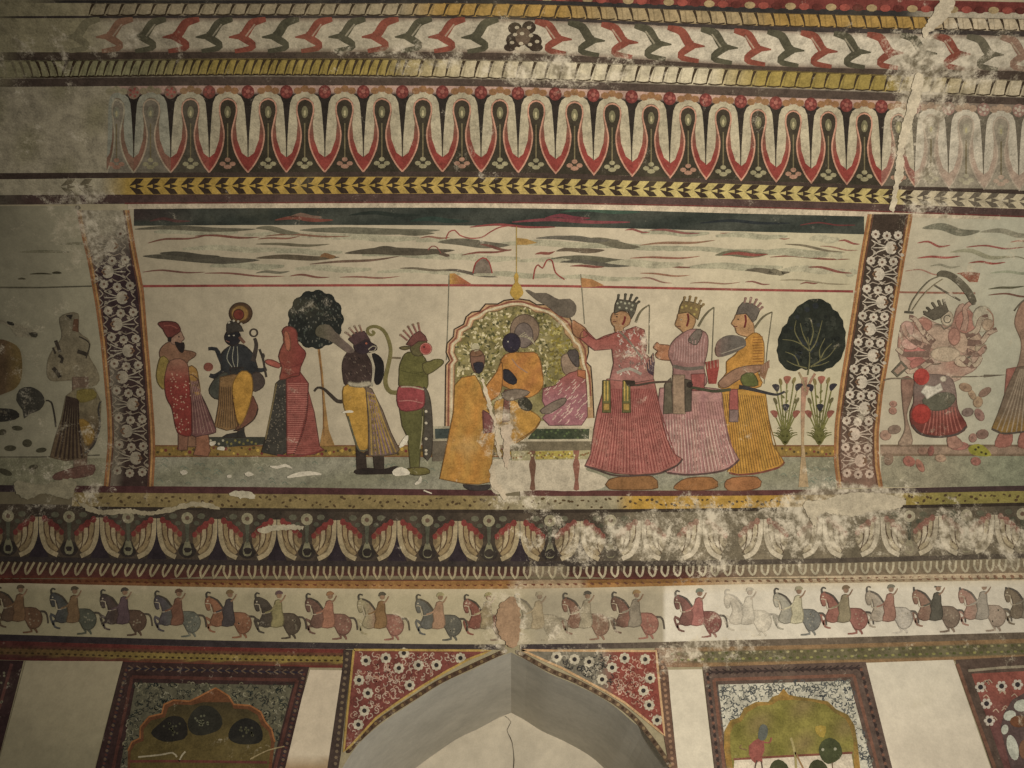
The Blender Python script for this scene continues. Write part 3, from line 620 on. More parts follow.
# ------------------------------------------------------------------ the figures
GF = 'painted courtiers around the pavilion'
class Fig(Thing):
    def __init__(s, label, base, z=.007, group=GF, cat='painted person', name='painted_person', ol=.62):
        super().__init__(name, label, cat, base, group); s.z = z; s.olv = ol
    def part(s, name, dz=0.0, label=None, parent=None):
        p = Part(name, parent or s, s.z + dz, label=label); p.ol = s.olv; p.DZ = .0002; p.gridv = 8; return p
def pleats(p, top, bot, n, c, w=1.0):
    """n lines running between two edges given as polylines"""
    def at(pl, t):
        L = [0]
        for a, b in zip(pl, pl[1:]): L.append(L[-1] + math.dist(a, b))
        d = t * L[-1]
        for i in range(1, len(pl)):
            if d <= L[i] or i == len(pl) - 1:
                k = (d - L[i - 1]) / max(L[i] - L[i - 1], 1e-6); return (pl[i - 1][0] + (pl[i][0] - pl[i - 1][0]) * k, pl[i - 1][1] + (pl[i][1] - pl[i - 1][1]) * k)
    for i in range(n):
        t = (i + .5) / n; a, b = at(top, t), at(bot, t); m = ((a[0] + b[0]) / 2 + (t - .5) * -2.0, (a[1] + b[1]) / 2)
        p.stroke([a, m, b], w, c, dz=1.0)
A1 = Zc(140, 290); A2 = Zc(140, 370); B1 = Zc(260, 285); B2 = Zc(260, 375); C1 = Zc(360, 310); C2 = Zc(360, 390)
D1 = Zc(440, 285, 6.4); D2 = Zc(440, 380, 6.4); E1 = Zc(570, 285); E2 = Zc(570, 380); F1 = Zc(670, 285); F2 = Zc(670, 385)
H1 = Zc(760, 290); H2 = Zc(760, 385); G1 = Zc(874, 260, 6.827); G2 = Zc(874, 360, 6.827); I1 = Zc(0, 280, 6.4); I2 = Zc(0, 380, 6.4); Q3 = Zc(512, 330, 4)
# bearded man
f = Fig('bearded man in maroon turban and red spotted robe, hands held forward', (195, 447))
b = f.part('body'); SK = '7d5a42'
b.fill(A2([(240, -60), (330, -60), (470, 480), (450, 560), (320, 560), (300, 470)]), SK)
b.fill(A2([(285, 440), (360, 440), (355, 530), (350, 585), (285, 585)]), '7a5440'); b.fill(A2([(410, 440), (500, 440), (520, 590), (500, 630), (395, 620), (415, 560)]), '85583f')
b.fill(A1([(155, 430), (200, 385), (250, 380), (300, 430), (380, 445), (415, 462), (402, 488), (360, 515), (330, 560), (240, 560), (175, 525), (150, 480)]), SK, smooth=True)
b.fill(A1([(235, 300), (265, 275), (300, 290), (318, 330), (330, 355), (312, 372), (305, 395), (265, 400), (225, 375)]), '8a6a56', smooth=True)
b.dot(140 + 290 / 7.314, 290 + 340 / 7.314, 1.0, '2a211d', ry=.7)
p = f.part('shawl', .001, 'olive yellow shawl'); p.fill(A1([(155, 490), (205, 500), (235, 600), (195, 720), (150, 700), (125, 625)]), '837030', smooth=True); p.fill(A1([(360, 560), (415, 572), (432, 640), (445, 760), (390, 740)]), '8f6a2c', smooth=True)
r = f.part('robe', .0016, 'red robe with pale spots'); r.fill(A2([(185, 80), (200, -10), (225, -70), (300, -85), (350, -50), (362, 20), (372, 150), (382, 250), (382, 400), (376, 480), (300, 470), (268, 420), (240, 280), (200, 200)]), lambda x, y: mixc(col('8a5f4a'), col('7d3028'), (y - 362) / 20), smooth=True)
for i in range(60):
    y = RN.uniform(20, 460); x = RN.uniform(200 + y * .17, 375); q = A2([(x, y)])[0]; r.dot(q[0], q[1], .8, 'a8836c', n=5)
p = f.part('robe_fold', .0012, 'mauve brown side of the robe'); mv = A2([(350, 40), (425, 60), (442, 160), (500, 280), (560, 430), (540, 462), (460, 475), (378, 472), (372, 250)]); p.fill(mv, '684542', smooth=True)
pleats(p, A2([(360, 70), (430, 80)]), A2([(385, 465), (550, 450)]), 6, '8a6a5e', .7); p.stroke(A2([(442, 160), (500, 280), (558, 430)]), 1.2, '3f2c28')
p = f.part('beard', .002); p.fill(A1([(262, 378), (300, 388), (325, 382), (330, 420), (316, 455), (290, 438)]), '241c1a', smooth=True); p.fill(A1([(213, 345), (235, 340), (232, 375), (215, 372)]), '241c1a')
p = f.part('turban', .002, 'maroon turban'); p.fill(A1([(138, 245), (165, 228), (215, 226), (268, 235), (295, 265), (300, 300), (255, 330), (225, 355), (195, 325), (175, 285)]), '643029', smooth=True); p.stroke(A1([(180, 260), (230, 255), (280, 280)]), .9, '86493c')
# four armed dark figure
f = Fig('dark-skinned four-armed figure with round plume above crown and yellow sash', (236, 434))
b = f.part('body'); DK = '2a2a2b'
b.fill(A1([(605, 455), (680, 400), (760, 400), (830, 465), (850, 520), (860, 600), (760, 640), (620, 640), (598, 530)]), '2c2d2e', smooth=True)
b.stroke(A1([(612, 540), (585, 480), (560, 430), (505, 428)]), 5, DK, w2=3.4); b.stroke(A1([(620, 590), (585, 615), (545, 630), (515, 620)]), 6, DK, w2=4); b.stroke(A1([(830, 520), (850, 440), (855, 390), (842, 350)]), 5, '3a322c', w2=3); b.stroke(A1([(840, 580), (890, 585), (930, 575)]), 5, DK, w2=3.4)
b.fill(A1(ell(682, 345, 58, 58)), '262427', smooth=True); b.dot(*A1([(655, 332)])[0], 1.1, 'aca590', ry=.8); b.dot(*A1([(690, 330)])[0], 1.1, 'aca590', ry=.8); b.stroke(A1([(632, 368), (660, 380)]), .8, '8a5a4a')
for d in (-25, 0, 25): b.stroke(A1([(690 + d, 410), (680 + d * 1.6, 500), (700 + d * .6, 570)]), .7, '8c8a78')
b.fill(A2([(660, -20), (760, -20), (765, 300), (765, 450), (778, 492), (600, 492), (640, 470), (720, 455), (720, 300)]), '2c2a28')
p = f.part('crown', .001); p.fill(A1([(640, 250), (665, 225), (700, 230), (745, 262), (762, 300), (700, 300), (640, 320)]), '3b3630'); 
for x, y in ((655, 235), (690, 222), (722, 228), (745, 245)): p.dot(*A1([(x, y)])[0], 1.3, 'a8a08c')
p.stroke(A1([(730, 340), (770, 385)]), 3, '6a4a3a')
p = f.part('plume', -.001, 'round brown and ochre plume'); p.fill(A1(ell(740, 168, 84, 78)), '4a3522', smooth=True); p.fill(A1(ell(735, 170, 62, 58)), '85642e', smooth=True); p.fill(A1(ell(725, 178, 38, 38)), '6d2f22', smooth=True)
p = f.part('skirt', .0012, 'brown pleated skirt with a yellow oval'); sk = A2([(590, 50), (690, 30), (760, 40), (740, 420), (640, 440), (552, 412), (580, 250)]); p.fill(sk, '785a33'); pleats(p, A2([(595, 120), (700, 120)]), A2([(560, 410), (715, 430)]), 8, '4f3a24', .8)
p.fill(A2([(690, 80), (750, 5), (815, 30), (828, 150), (790, 300), (738, 400), (705, 330), (682, 180)]), 'a67a1d', smooth=True); p.stroke(A2([(680, 180), (700, 320), (725, 415)]), 1.2, '4a3018')
p = f.part('scarf', .0008, 'grey green trailing scarf'); p.fill(A2([(510, 140), (555, 60), (620, 15), (650, 40), (610, 160), (575, 212), (530, 190)]), '42433a', smooth=True); p.fill(A2([(825, 25), (880, 20), (915, 70), (905, 120), (850, 155), (825, 130)]), '453a34', smooth=True)
p.fill(A2([(815, 180), (850, 230), (868, 285), (840, 355), (760, 420), (700, 442), (770, 320)]), '684030', smooth=True); p.stroke(A2([(866, 280), (840, 355), (750, 425), (690, 442)]), 1.3, '2f1f1a')
for n_, l_, cat_, fn in (('mace', 'slim dark mace hanging from the rear hand of the four-armed figure', 'mace', lambda q: (q.stroke(A1([(880, 430), (905, 500), (918, 570), (930, 635)]), 2, '3a332c'), q.dot(*A1([(905, 480)])[0], 2, '3a332c', ry=3))),
    ('discus', 'dark ring discus above the raised hand of the four-armed figure', 'discus', lambda q: q.stroke(A1(ell(838, 310, 27, 27) + [(865, 310)]), 1.6, '3c332b')),
    ('lotus_flower', 'small red brown lotus beside the lower hand of the four-armed figure', 'flower', lambda q: q.fill(A1(ell(507, 560, 34, 32)), '7a4436', smooth=True))):
    q = Part(n_, None, .0095, label=l_, cat=cat_, base=A1([(900, 640)])[0] if n_ == 'mace' else None); fn(q)
p = Part('low_dais', None, .005, label='dark green stepped dais beneath the four-armed figure', cat='dais', base=(240, 446)); p.fill(A2([(490, 488), (940, 488), (900, 545), (600, 565), (520, 540)]), '38382f')
for i in range(12): p.dot(*A2([(520 + i * 30, 515 + (i % 3) * 12)])[0], 1.3, '9b947c' if i < 4 else '6f6730')
# woman in red veil
f = Fig('woman in a red veil and striped red skirt, one arm reaching out', (295, 457))
b = f.part('body'); b.fill(B1([(150, 575), (90, 546), (45, 548), (55, 575), (140, 605)]), '8f4a3c', smooth=True); b.fill(B1([(185, 340), (205, 330), (220, 370), (215, 450), (190, 440), (175, 400)]), '8f6046', smooth=True)
p = f.part('veil', .001, 'red veil'); p.fill(B1([(165, 335), (200, 300), (250, 312), (275, 350), (282, 425), (332, 480), (335, 520), (300, 600), (290, 660), (230, 670), (150, 690), (165, 600), (140, 520), (168, 440), (185, 400)]), lambda x, y: mixc(col('7a3e30'), col('76332c'), (x - 283) / 20), smooth=True)
p.fill(B1([(180, 350), (205, 340), (225, 400), (225, 470), (195, 470)]), '96583f', smooth=True); p.stroke(B1([(150, 560), (220, 600), (310, 570)]), .9, '6a2c28'); p.stroke(B1([(170, 640), (240, 650), (290, 640)]), .9, '6a2c28')
p = f.part('skirt', .0006, 'red skirt with fine pale stripes'); p.fill(B2([(120, 60), (200, -10), (225, 60), (205, 560), (150, 590), (15, 562), (60, 400), (95, 220)]), '37342e')
for i in range(70):
    y = RN.uniform(60, 550); x = RN.uniform(130 - y * .2, 190); p.dot(*B2([(x, y)])[0], .7, '6a6152', n=5)
rs = B2([(195, 10), (300, -20), (358, 60), (352, 200), (330, 380), (255, 575), (200, 582)]); p.fill(rs, '7b3a33', smooth=False); p.fill(B2([(357, 120), (400, 270), (440, 520), (472, 545), (400, 580), (250, 582), (325, 400)]), '864a40')
for i in range(38):
    y = 60 + i * 13.6; t_ = max(0, (y - 200) / 380); p.stroke(B2([(205, y), (350 - 95 * t_ ** 1.3, y)]), .7, 'a3665a', dz=1.0)
    if y > 130: p.stroke(B2([(358 - 100 * t_, y), (365 + (y - 130) * .18, y)]), .6, '7a3830', dz=1.0)
p.stroke(B2([(352, 130), (345, 280), (315, 420), (250, 575)]), 1.8, '4f2422'); p.stroke(B2([(130, 585), (300, 590), (472, 545)]), 1.6, '6e2f2a'); p.stroke(B2([(125, 60), (95, 220), (45, 470)]), 1.4, '6a5c3a')
# tree behind the woman
t = Thing('round_tree', 'round dark tree with slim orange trunk behind the woman in red', 'tree', (326, 446), 'painted trees')
p = Part('trunk', t, .0045, label='slim orange trunk'); p.fill(B1([(420, 440), (438, 440), (462, 640), (478, 850), (505, 1060), (548, 1172), (438, 1178), (462, 1040), (462, 850), (445, 640)]), '95703a'); p.stroke(B1([(435, 470), (460, 800), (470, 1100)]), .8, '6f4a28')
p = Part('crown', t, .0055, label='lobed dark crown'); lob = []
for i in range(13):
    a = i * 2 * math.pi / 13; lob += [(410 + 155 * math.cos(a) + 52 * math.cos(a + d), 250 + 166 * math.sin(a) + 54 * math.sin(a + d)) for d in (-.85, -.45, 0, .45, .85)]
p.fill(B1(lob), '1f211d', smooth=False, grid=8)
for i in range(150):
    a = RN.uniform(0, 6.28); r_ = math.sqrt(RN.random()) * 195; x, y = 410 + r_ * math.cos(a), 250 + r_ * math.sin(a); s_ = RN.uniform(8, 20)
    p.stroke(B1([(x, y), (x + RN.uniform(-6, 6), y + s_)]), RN.uniform(.8, 1.5), RN.choice(['343a30', '41443e', '2b3028', '4c4f47', '5a584c']), dz=.5 + RN.random())
# dark bear-faced figure
f = Fig('dark bear-faced figure in yellow skirt carrying a long club on his shoulder', (372, 475))
b = f.part('body', 0, 'dark furred body'); b.fill(B2([(660, 60), (780, 60), (860, 580), (740, 580)]), '3a2c27'); b.fill(B1([(608, 560), (640, 495), (700, 480), (770, 492), (822, 550), (828, 640), (800, 740), (640, 740), (608, 650)]), '3a2c27', smooth=True)
b.fill(B1([(690, 420), (730, 375), (790, 390), (815, 420), (850, 440), (856, 470), (810, 488), (750, 505), (700, 480)]), '32262a', smooth=True); b.stroke(B1([(795, 470), (825, 445), (852, 452), (835, 480), (800, 484)]), 1.0, '9b927a'); b.dot(*B1([(780, 425)])[0], 1.1, 'a0583c')
b.fill(B2([(705, 520), (772, 560), (782, 690), (712, 690)]), '362c24'); b.fill(B2([(828, 570), (905, 570), (908, 690), (840, 690)]), '3a3027'); b.fill(B2([(700, 695), (800, 680), (900, 690), (985, 668), (1018, 676), (985, 715), (850, 722), (710, 722)]), '2a221d', smooth=True)
for i in range(30):
    x, y = RN.uniform(620, 810), RN.uniform(510, 700); b.stroke(B1([(x, y), (x + 8, y + 12)]), .9, RN.choice(['55443a', '63564a', '241c1a']), dz=1)
q = f.part('tail', .0004, 'thin dark curling tail'); q.stroke(B2([(612, 190), (570, 190), (520, 145), (470, 100), (425, 90), (400, 118)]), 4.2, '3a3128', w2=2)
p = f.part('crown', .001, 'spiked maroon crown'); p.fill(B1([(650, 395), (700, 345), (765, 335), (808, 400), (770, 395), (700, 440)]), '4a3434')
for a, c_ in (((640, 350), (672, 378)), ((660, 315), (695, 355)), ((695, 300), (720, 345)), ((732, 295), (748, 340)), ((630, 345), (650, 350))): p.stroke(B1([a, c_]), 1.6, '7a5a4a', smooth=False); p.dot(*B1([a])[0], 1.3, '8c7a64')
p = f.part('skirt', .0012, 'yellow skirt'); p.fill(B2([(615, 85), (690, 65), (775, 105), (792, 300), (788, 535), (730, 550), (690, 440), (640, 300), (612, 200)]), 'a47c1f', smooth=True); p.stroke(B2([(645, 300), (690, 450), (730, 550), (790, 545)]), 1.8, '565440')
q = f.part('striped_drape', .0014, 'brown striped drape'); q.fill(B2([(775, 80), (820, 100), (900, 260), (960, 420), (1022, 545), (1000, 575), (900, 590), (800, 590), (792, 300)]), '655442'); pleats(q, B2([(785, 120), (840, 140)]), B2([(805, 585), (1010, 560)]), 7, '8f7434', 1.6); pleats(q, B2([(790, 120), (830, 130)]), B2([(830, 588), (980, 575)]), 4, '7d6270', 1.0)
q = f.part('waist_sash', .002, 'pale sash'); q.fill(B1([(650, 705), (720, 715), (800, 700), (815, 730), (740, 745), (660, 735)]), '978e78', smooth=True); q.stroke(B1([(790, 495), (825, 560), (832, 640), (820, 740)]), 2.2, '9c947e')
p = Part('club', None, .0105, label='long brown club slanting over the shoulder of the bear-faced figure', cat='club', base=B1([(690, 490)])[0]); p.fill(B1([(410, 330), (440, 290), (510, 288), (555, 340), (600, 375), (690, 470), (680, 492), (640, 490), (550, 425), (480, 390), (420, 370)]), lambda x, y: mixc(col('55503e'), col('5f5148'), (x - 320) / 25), smooth=True); p.stroke(B1([(590, 372), (680, 450)]), .9, 'a0957c')
p = Part('round_shield', None, .0062, label='black oval shield behind the back of the bear-faced figure', cat='shield', base=B1([(860, 730)])[0]); p.fill(B1([(820, 500), (868, 510), (905, 560), (908, 650), (885, 715), (855, 730), (835, 690), (845, 600)]), '1d1a19', smooth=True)
# green red-faced figure
f = Fig('olive green figure with red face and long curling tail, hands clasped', (420, 472))
b = f.part('body', 0, 'olive green furred body'); GN = '5a5728'
b.fill(C1([(293, 400), (330, 320), (380, 305), (450, 320), (495, 390), (498, 480), (490, 570), (400, 590), (295, 570), (288, 470)]), GN, smooth=True); b.fill(C1([(460, 390), (520, 370), (550, 358), (600, 362), (612, 385), (570, 425), (500, 468), (470, 450)]), '625d2e', smooth=True)
b.fill(C1([(368, 255), (400, 225), (470, 215), (495, 250), (480, 310), (430, 335), (385, 320)]), '57502f', smooth=True); b.fill(C1([(290, 275), (330, 262), (375, 272), (330, 290)]), '5d5434', smooth=True)
b.fill(C2([(290, 130), (470, 130), (468, 300), (445, 400), (435, 570), (370, 575), (352, 350), (310, 260)]), '545229', smooth=False); b.fill(C2([(345, 575), (420, 565), (490, 570), (512, 605), (440, 622), (365, 612)]), '5d5628', smooth=True)
b.stroke(C1([(300, 440), (390, 460), (470, 450)]), .7, '47451f'); b.stroke(C2([(460, 190), (455, 300), (440, 430)]), .8, '9b946c')
p = f.part('face', .001, 'round red face'); p.fill(C1(ell(483, 281, 43, 42)), '8f3f38', smooth=True); p.stroke(C1(ell(483, 281, 40, 40) + [(523, 281)]), .8, 'a56a5c'); p.dot(*C1([(470, 268)])[0], .9, '2a1c18')
p = f.part('crown', .001, 'brown spiked crown'); p.fill(C1([(340, 250), (390, 178), (440, 150), (480, 190), (495, 225), (430, 225), (380, 262)]), '673c35')
for a, c_ in (((300, 180), (350, 220)), ((325, 150), (370, 200)), ((355, 120), (390, 180)), ((390, 105), (415, 160)), ((428, 95), (440, 152))): p.stroke(C1([a, c_]), 1.8, '7f5448', smooth=False); p.dot(*C1([a])[0], 1.4, '7c6450')
q = f.part('tail', -.001, 'long curling green tail'); q.stroke(C1([(285, 602), (230, 600), (195, 560), (188, 500), (205, 420), (225, 320), (220, 250), (190, 170), (150, 130), (100, 118), (60, 135), (60, 165), (88, 182), (108, 165), (90, 152)]), 4.6, '6c6438', w2=2.6); q.stroke(C1([(235, 347), (300, 350)]), 2, '6a5c44')
q = f.part('waist_sash', .0012, 'red waist cloth'); q.fill(C1([(278, 580), (300, 555), (370, 560), (462, 572), (468, 700), (380, 735), (300, 730), (272, 660)]), '85383a', smooth=True); q.stroke(C1([(285, 665), (370, 660), (460, 680)]), 1.0, 'a0675f'); q.stroke(C1([(300, 560), (380, 560), (470, 580)]), 1.5, '978873')
q = f.part('dotted_drape', .0008, 'grey dotted drape'); q.fill(C2([(455, -10), (492, 0), (520, 100), (532, 300), (520, 480), (470, 490), (458, 200)]), '464036', smooth=True)
for y in (155, 240, 355, 440, 465): q.dot(*C2([(485, y)])[0], 1.5, 'ada48e')
# ------------------------------------------------------------------ pavilion
t = Thing('throne_pavilion', 'cusped arched throne pavilion with cream edges and green foliage backdrop', 'pavilion', (517, 488))
OUT = [(33, 905), (36, 640), (38, 510), (62, 482), (40, 430), (46, 372), (86, 330), (92, 282), (152, 250), (168, 202), (205, 172), (255, 165), (292, 120), (370, 120), (412, 97), (495, 86), (572, 97), (618, 125), (700, 124), (760, 168), (828, 202), (850, 250), (885, 288), (905, 330), (946, 370), (950, 430), (934, 490), (965, 522), (975, 640), (985, 850)]
INN = [(92, 905), (94, 640), (96, 505), (116, 480), (92, 430), (100, 380), (138, 352), (150, 300), (202, 270), (218, 225), (270, 215), (305, 170), (372, 165), (424, 140), (495, 130), (562, 140), (608, 172), (690, 180), (738, 222), (788, 268), (800, 312), (838, 350), (850, 398), (882, 410), (888, 480), (898, 530), (930, 565), (938, 700), (940, 850)]
def cusp(pts):
    return D1(pts)
p = Part('arch_frame', t, .0050, label='cream and orange cusped frame'); p.fill(D1(OUT), lambda x, y: mixc(col('a9855f'), col('9a7a52'), (x - 470) / 80)); 
p.stroke(D1(OUT), 1.3, '352a20', smooth=False); 
mid = [((2 * a + c_) / 3, (2 * b_ + d) / 3) for (a, b_), (c_, d) in zip(OUT, INN)]; p.stroke(D1(mid), 1.7, '7a4634', smooth=False)
mid = [((a + 2 * c_) / 3, (b_ + 2 * d) / 3) for (a, b_), (c_, d) in zip(OUT, INN)]; p.stroke(D1(mid), 2.2, 'b5a888', smooth=False, dz=.8)
p = Part('foliage_backdrop', t, .0058, label='olive green foliage backdrop'); p.fill(D1(INN), lambda x, y: mixc(col('655c2e'), col('857c50'), .5 + .5 * math.sin(x / 5.0) * math.cos(y / 6.0)), grid=7)
p.stroke(D1(INN), 1.0, '6b5436', smooth=False, dz=.7)
for i in range(1100):
    x, y = RN.uniform(100, 880), RN.uniform(140, 640)
    if not inside(x, y, INN) : continue
    cc = RN.choice(['4a4a28', '8d8148', 'aa9f72', '5c5630', '777030', '44442a', 'b5aa84', 'a89c74'] if x < 700 else ['74691f', '8a7d3c', '776a14', '605628', '9a9050'])
    a = RN.uniform(0, 3.1); l = RN.uniform(10, 28); p.stroke(D1([(x, y), (x + l * math.cos(a), y + l * math.sin(a))]), RN.uniform(1.0, 2.4), cc, dz=1 + (i % 6) * .2)
p = Part('throne_seat', t, .0066, label='dark green seat with a cream edge'); p.fill(D2([(590, 297), (978, 297), (978, 388), (540, 388), (545, 375)]), 'a59b80'); p.fill(D2([(606, 310), (955, 310), (952, 376), (560, 378)]), '343c28'); p.fill(D2([(440, 392), (975, 390), (975, 448), (450, 452)]), '665c46')
for i in range(24): p.dot(*D2([(600 + i * 14, RN.uniform(318, 370))])[0], 1.2, RN.choice(['4c5a34', '2a3324']), dz=.9)
p = Part('side_cushion', t, .0066, label='small blue grey cushion in a pale frame'); p.fill(C2([(530, 265), (680, 262), (662, 365), (540, 370)]), '8f8870'); p.fill(C2([(548, 282), (668, 280), (655, 352), (552, 356)]), '37403c'); p.fill(C2([(530, 372), (650, 368), (640, 440), (600, 520), (530, 520)]), '5c5344')
p = Part('fringe', t, .0068, label='ochre fringe under the seat'); p.fill(D2([(455, 450), (965, 448), (962, 505), (460, 515)]), '928a64'); p.fill(D2([(610, 455), (850, 452), (850, 500), (612, 505)]), '9a8a34')
for i in range(50): p.dot(*D2([(470 + i * 10, RN.uniform(458, 502))])[0], 1.1, RN.choice(['6b6030', 'b0a67c', '7c5a34']), n=5, dz=1)
for x in (592, 872):
    p = Part('throne_leg', t, .0070, label='turned reddish brown leg'); p.fill(D2([(x - 20, 450), (x + 20, 450), (x + 10, 500), (x + 22, 540), (x + 12, 640), (x + 18, 700), (x - 18, 700), (x - 8, 640), (x - 22, 540), (x - 10, 500)]), '7f5242' if x > 700 else '6a4a38', smooth=True)
p = Part('bare_plaster_patch', None, .0046, mat=M_BARE, label='large bare patch of pale plaster beneath the throne seat', cat='plaster patch', base=(530, 490)); p.fill(D2([(330, 520), (460, 512), (700, 505), (960, 505), (930, 570), (1010, 600), (1080, 640), (1040, 690), (900, 712), (640, 705), (500, 715), (340, 720)]), 'aca18a', smooth=True)
# seated central figure
f = Fig('seated dark-faced figure in orange robe at the middle of the throne', (522, 455), .0085)
b = f.part('body', 0, 'dark skin'); b.fill(D1(ell(458, 368, 56, 62)), '2a2430', smooth=True); b.fill(D1([(400, 545), (440, 542), (492, 605), (470, 635), (410, 605)]), '25242a', smooth=True); b.fill(D2([(500, 130), (550, 110), (590, 160), (570, 195), (520, 180)]), '2b2a20', smooth=True); b.dot(*D1([(435, 360)])[0], .9, '8f8a80')
p = f.part('halo', -.0012, 'grey brown halo'); p.fill(D1(ell(542, 288, 92, 102)), '75614e', smooth=True); p.fill(D1(ell(535, 320, 60, 80)), '6a5d55', smooth=True)
for a in range(8): p.stroke(D1([(500 + a * 12, 330), (545 + a * 9, 330 - 30 + a * 12)]), .8, '948a70', dz=1)
p = f.part('robe', -.0003, 'orange robe'); p.fill(D1([(395, 470), (450, 432), (545, 430), (622, 440), (655, 560), (652, 660), (560, 720), (480, 680), (420, 650), (368, 610)]), lambda x, y: mixc(col('a87424'), col('9c6427'), .5 + .5 * math.sin(x / 4 + y / 5)), smooth=True)
p.fill(D2([(355, 135), (440, 115), (520, 160), (622, 222), (642, 262), (590, 332), (462, 412), (440, 350), (372, 300), (350, 210)]), 'a67a24', smooth=True); p.fill(D2([(415, 60), (448, 60), (445, 260), (400, 270)]), '6e4238'); p.fill(D2([(395, 85), (480, 55), (575, 75), (520, 112), (430, 130)]), '6f6152', smooth=True)
p.stroke(D1([(460, 470), (500, 520), (560, 560)]), 1.2, '8a6a52'); p.stroke(D2([(462, 405), (590, 325), (640, 262)]), 1.0, '6a4a20')
# attendant in orange robe
f = Fig('attendant in long orange robe and brown cap standing before the throne', (475, 487), .0095)
b = f.part('body', 0, 'brown face'); b.fill(D1([(195, 450), (235, 420), (280, 440), (285, 490), (270, 550), (230, 560), (205, 520)]), '6b4d3c', smooth=True); b.fill(D1([(215, 500), (275, 495), (270, 550), (235, 560)]), '2d2a33', smooth=True)
p = f.part('cap', .001, 'brown cap'); p.fill(D1([(195, 450), (205, 420), (250, 412), (275, 440), (240, 455)]), '705038', smooth=True); p.dot(*D1([(228, 395)])[0], 4.5, '9c9474', dz=.2)
p = f.part('robe', .0006, 'long orange robe'); ro = [(95, 640), (140, 590), (225, 575), (262, 640), (280, 720), (355, 640), (395, 560), (400, 640), (330, 735), (300, 790), (345, 850), (355, 950), (335, 1108), (322, 1258), (250, 1274), (150, 1268), (0, 1238), (48, 1008), (88, 808)]
p.fill(D1(ro), lambda x, y: mixc(mixc(col('a4701d'), col('9c7426'), .5 + .5 * math.sin(x / 3.1 + y / 9)), col('a98a50'), max(0, 1 - ((x - 468) ** 2 / 150 + (y - 447) ** 2 / 200)) * .6), smooth=False, grid=8)
p.stroke(D2([(270, 200), (280, 330)]), 1.2, '7a4a2c'); p.fill(D2([(275, 190), (345, 230), (345, 330), (278, 340)]), '6d403c'); p.fill(D1([(395, 470 + 20), (360, 560), (290, 660), (300, 740), (380, 700), (400, 600)]), 'a06a24', smooth=True)
p = f.part('shoe', .0008, 'dark shoe'); p.fill(D2([(150, 668), (240, 675), (322, 670), (300, 702), (190, 702)]), '35302e', smooth=True)
# seated figure in pink
f = Fig('figure in finely striped pink seated at the far end of the throne seat', (567, 425), .0085)
b = f.part('body', 0, 'tan face'); b.fill(D1([(775, 470), (800, 440), (850, 440), (882, 480), (880, 540), (820, 575), (785, 545)]), '85705c', smooth=True); b.fill(D1([(815, 430), (850, 412), (882, 425), (886, 520), (850, 500)]), '4c4440', smooth=True)
p = f.part('robe', .0006, 'pink robe with fine white stripes'); p.fill(D1([(770, 600), (830, 560), (905, 540), (932, 600), (940, 720), (942, 840), (905, 895), (700, 897), (655, 850), (690, 810), (655, 740), (660, 660), (740, 640)]), lambda x, y: mixc(col('8d5048'), col('8b5a60'), (y - 375) / 25), smooth=False)
for i in range(60):
    x, y = RN.uniform(665, 930), RN.uniform(620, 890)
    if inside(x, y, [(770, 600), (905, 540), (942, 840), (905, 895), (700, 897), (655, 850), (655, 660)]): p.stroke(D1([(x, y), (x + 12, y - 8), (x + 22, y - 22)]), .8, 'b59a8c', dz=1)
p = f.part('waist_sash', .0016, 'grey sash'); p.fill(D2([(640, 195), (720, 140), (800, 112), (795, 150), (690, 215)]), '6d5f52', smooth=True)
p.fill(D1([(880, 540), (930, 545), (932, 600), (880, 580)]), '955a34')
# red robed attendant
def spikes(p, Z, tips, roots, c, r=1.4, w=2.0):
    for a, b_ in zip(tips, roots): p.stroke(Z([a, b_]), w, c, smooth=False); p.dot(*Z([a])[0], r, c)
f = Fig('attendant in wide red skirt raising a grey fly-whisk over the throne', (630, 482), .0115)
b = f.part('body', 0, 'tan skin'); b.fill(E1([(60, 300), (110, 330), (200, 420), (340, 370), (345, 320), (385, 320), (400, 420), (220, 460), (100, 400)]), '8d623f'); b.fill(E1([(298, 250), (310, 205), (345, 190), (400, 190), (440, 230), (430, 285), (390, 310), (380, 350), (330, 340), (325, 305), (308, 285)]), '96704a', smooth=True); b.fill(E1([(15, 255), (50, 270), (110, 310), (130, 360), (70, 385), (20, 350)]), '8d623f', smooth=True)
b.dot(*E1([(340, 228)])[0], 1.0, '2a201a', ry=.7); b.stroke(E1([(318, 215), (350, 210)]), .7, '3a2c22'); b.stroke(E1([(310, 265), (335, 262)]), .9, '5a2c24'); b.stroke(E1([(400, 225), (395, 260), (380, 288)]), 2.2, '66241f')
p = f.part('shoe', -.002, 'brown shoe'); p.fill(Q3([(385, 600), (450, 585), (560, 585), (582, 620), (560, 636), (390, 635)]), '80592f', smooth=True)
p = f.part('skirt', -.0005, 'wide pleated red skirt'); sk = [(270, -10), (430, -20), (610, -10), (640, 130), (660, 240), (700, 420), (760, 540), (818, 575), (780, 620), (640, 682), (480, 692), (330, 682), (180, 642), (108, 626), (150, 540), (170, 380), (200, 220)]
p.fill(E2(sk), lambda x, y: mixc(col('925c52'), col('8b5148'), .5 + .5 * math.sin(x / 2.7)), smooth=False, grid=9)
pleats(p, E2([(260, 60), (620, 60)]), E2([(130, 620), (330, 670), (480, 680), (640, 670), (795, 590)]), 30, '74322f', .8); pleats(p, E2([(240, 260), (650, 260)]), E2([(150, 620), (330, 670), (480, 680), (640, 670), (780, 590)]), 22, 'a5685c', .7)
p.stroke(E2([(108, 626), (200, 655), (300, 690), (400, 700), (520, 695), (650, 680), (780, 622), (818, 575)]), 1.8, '4a3a34')
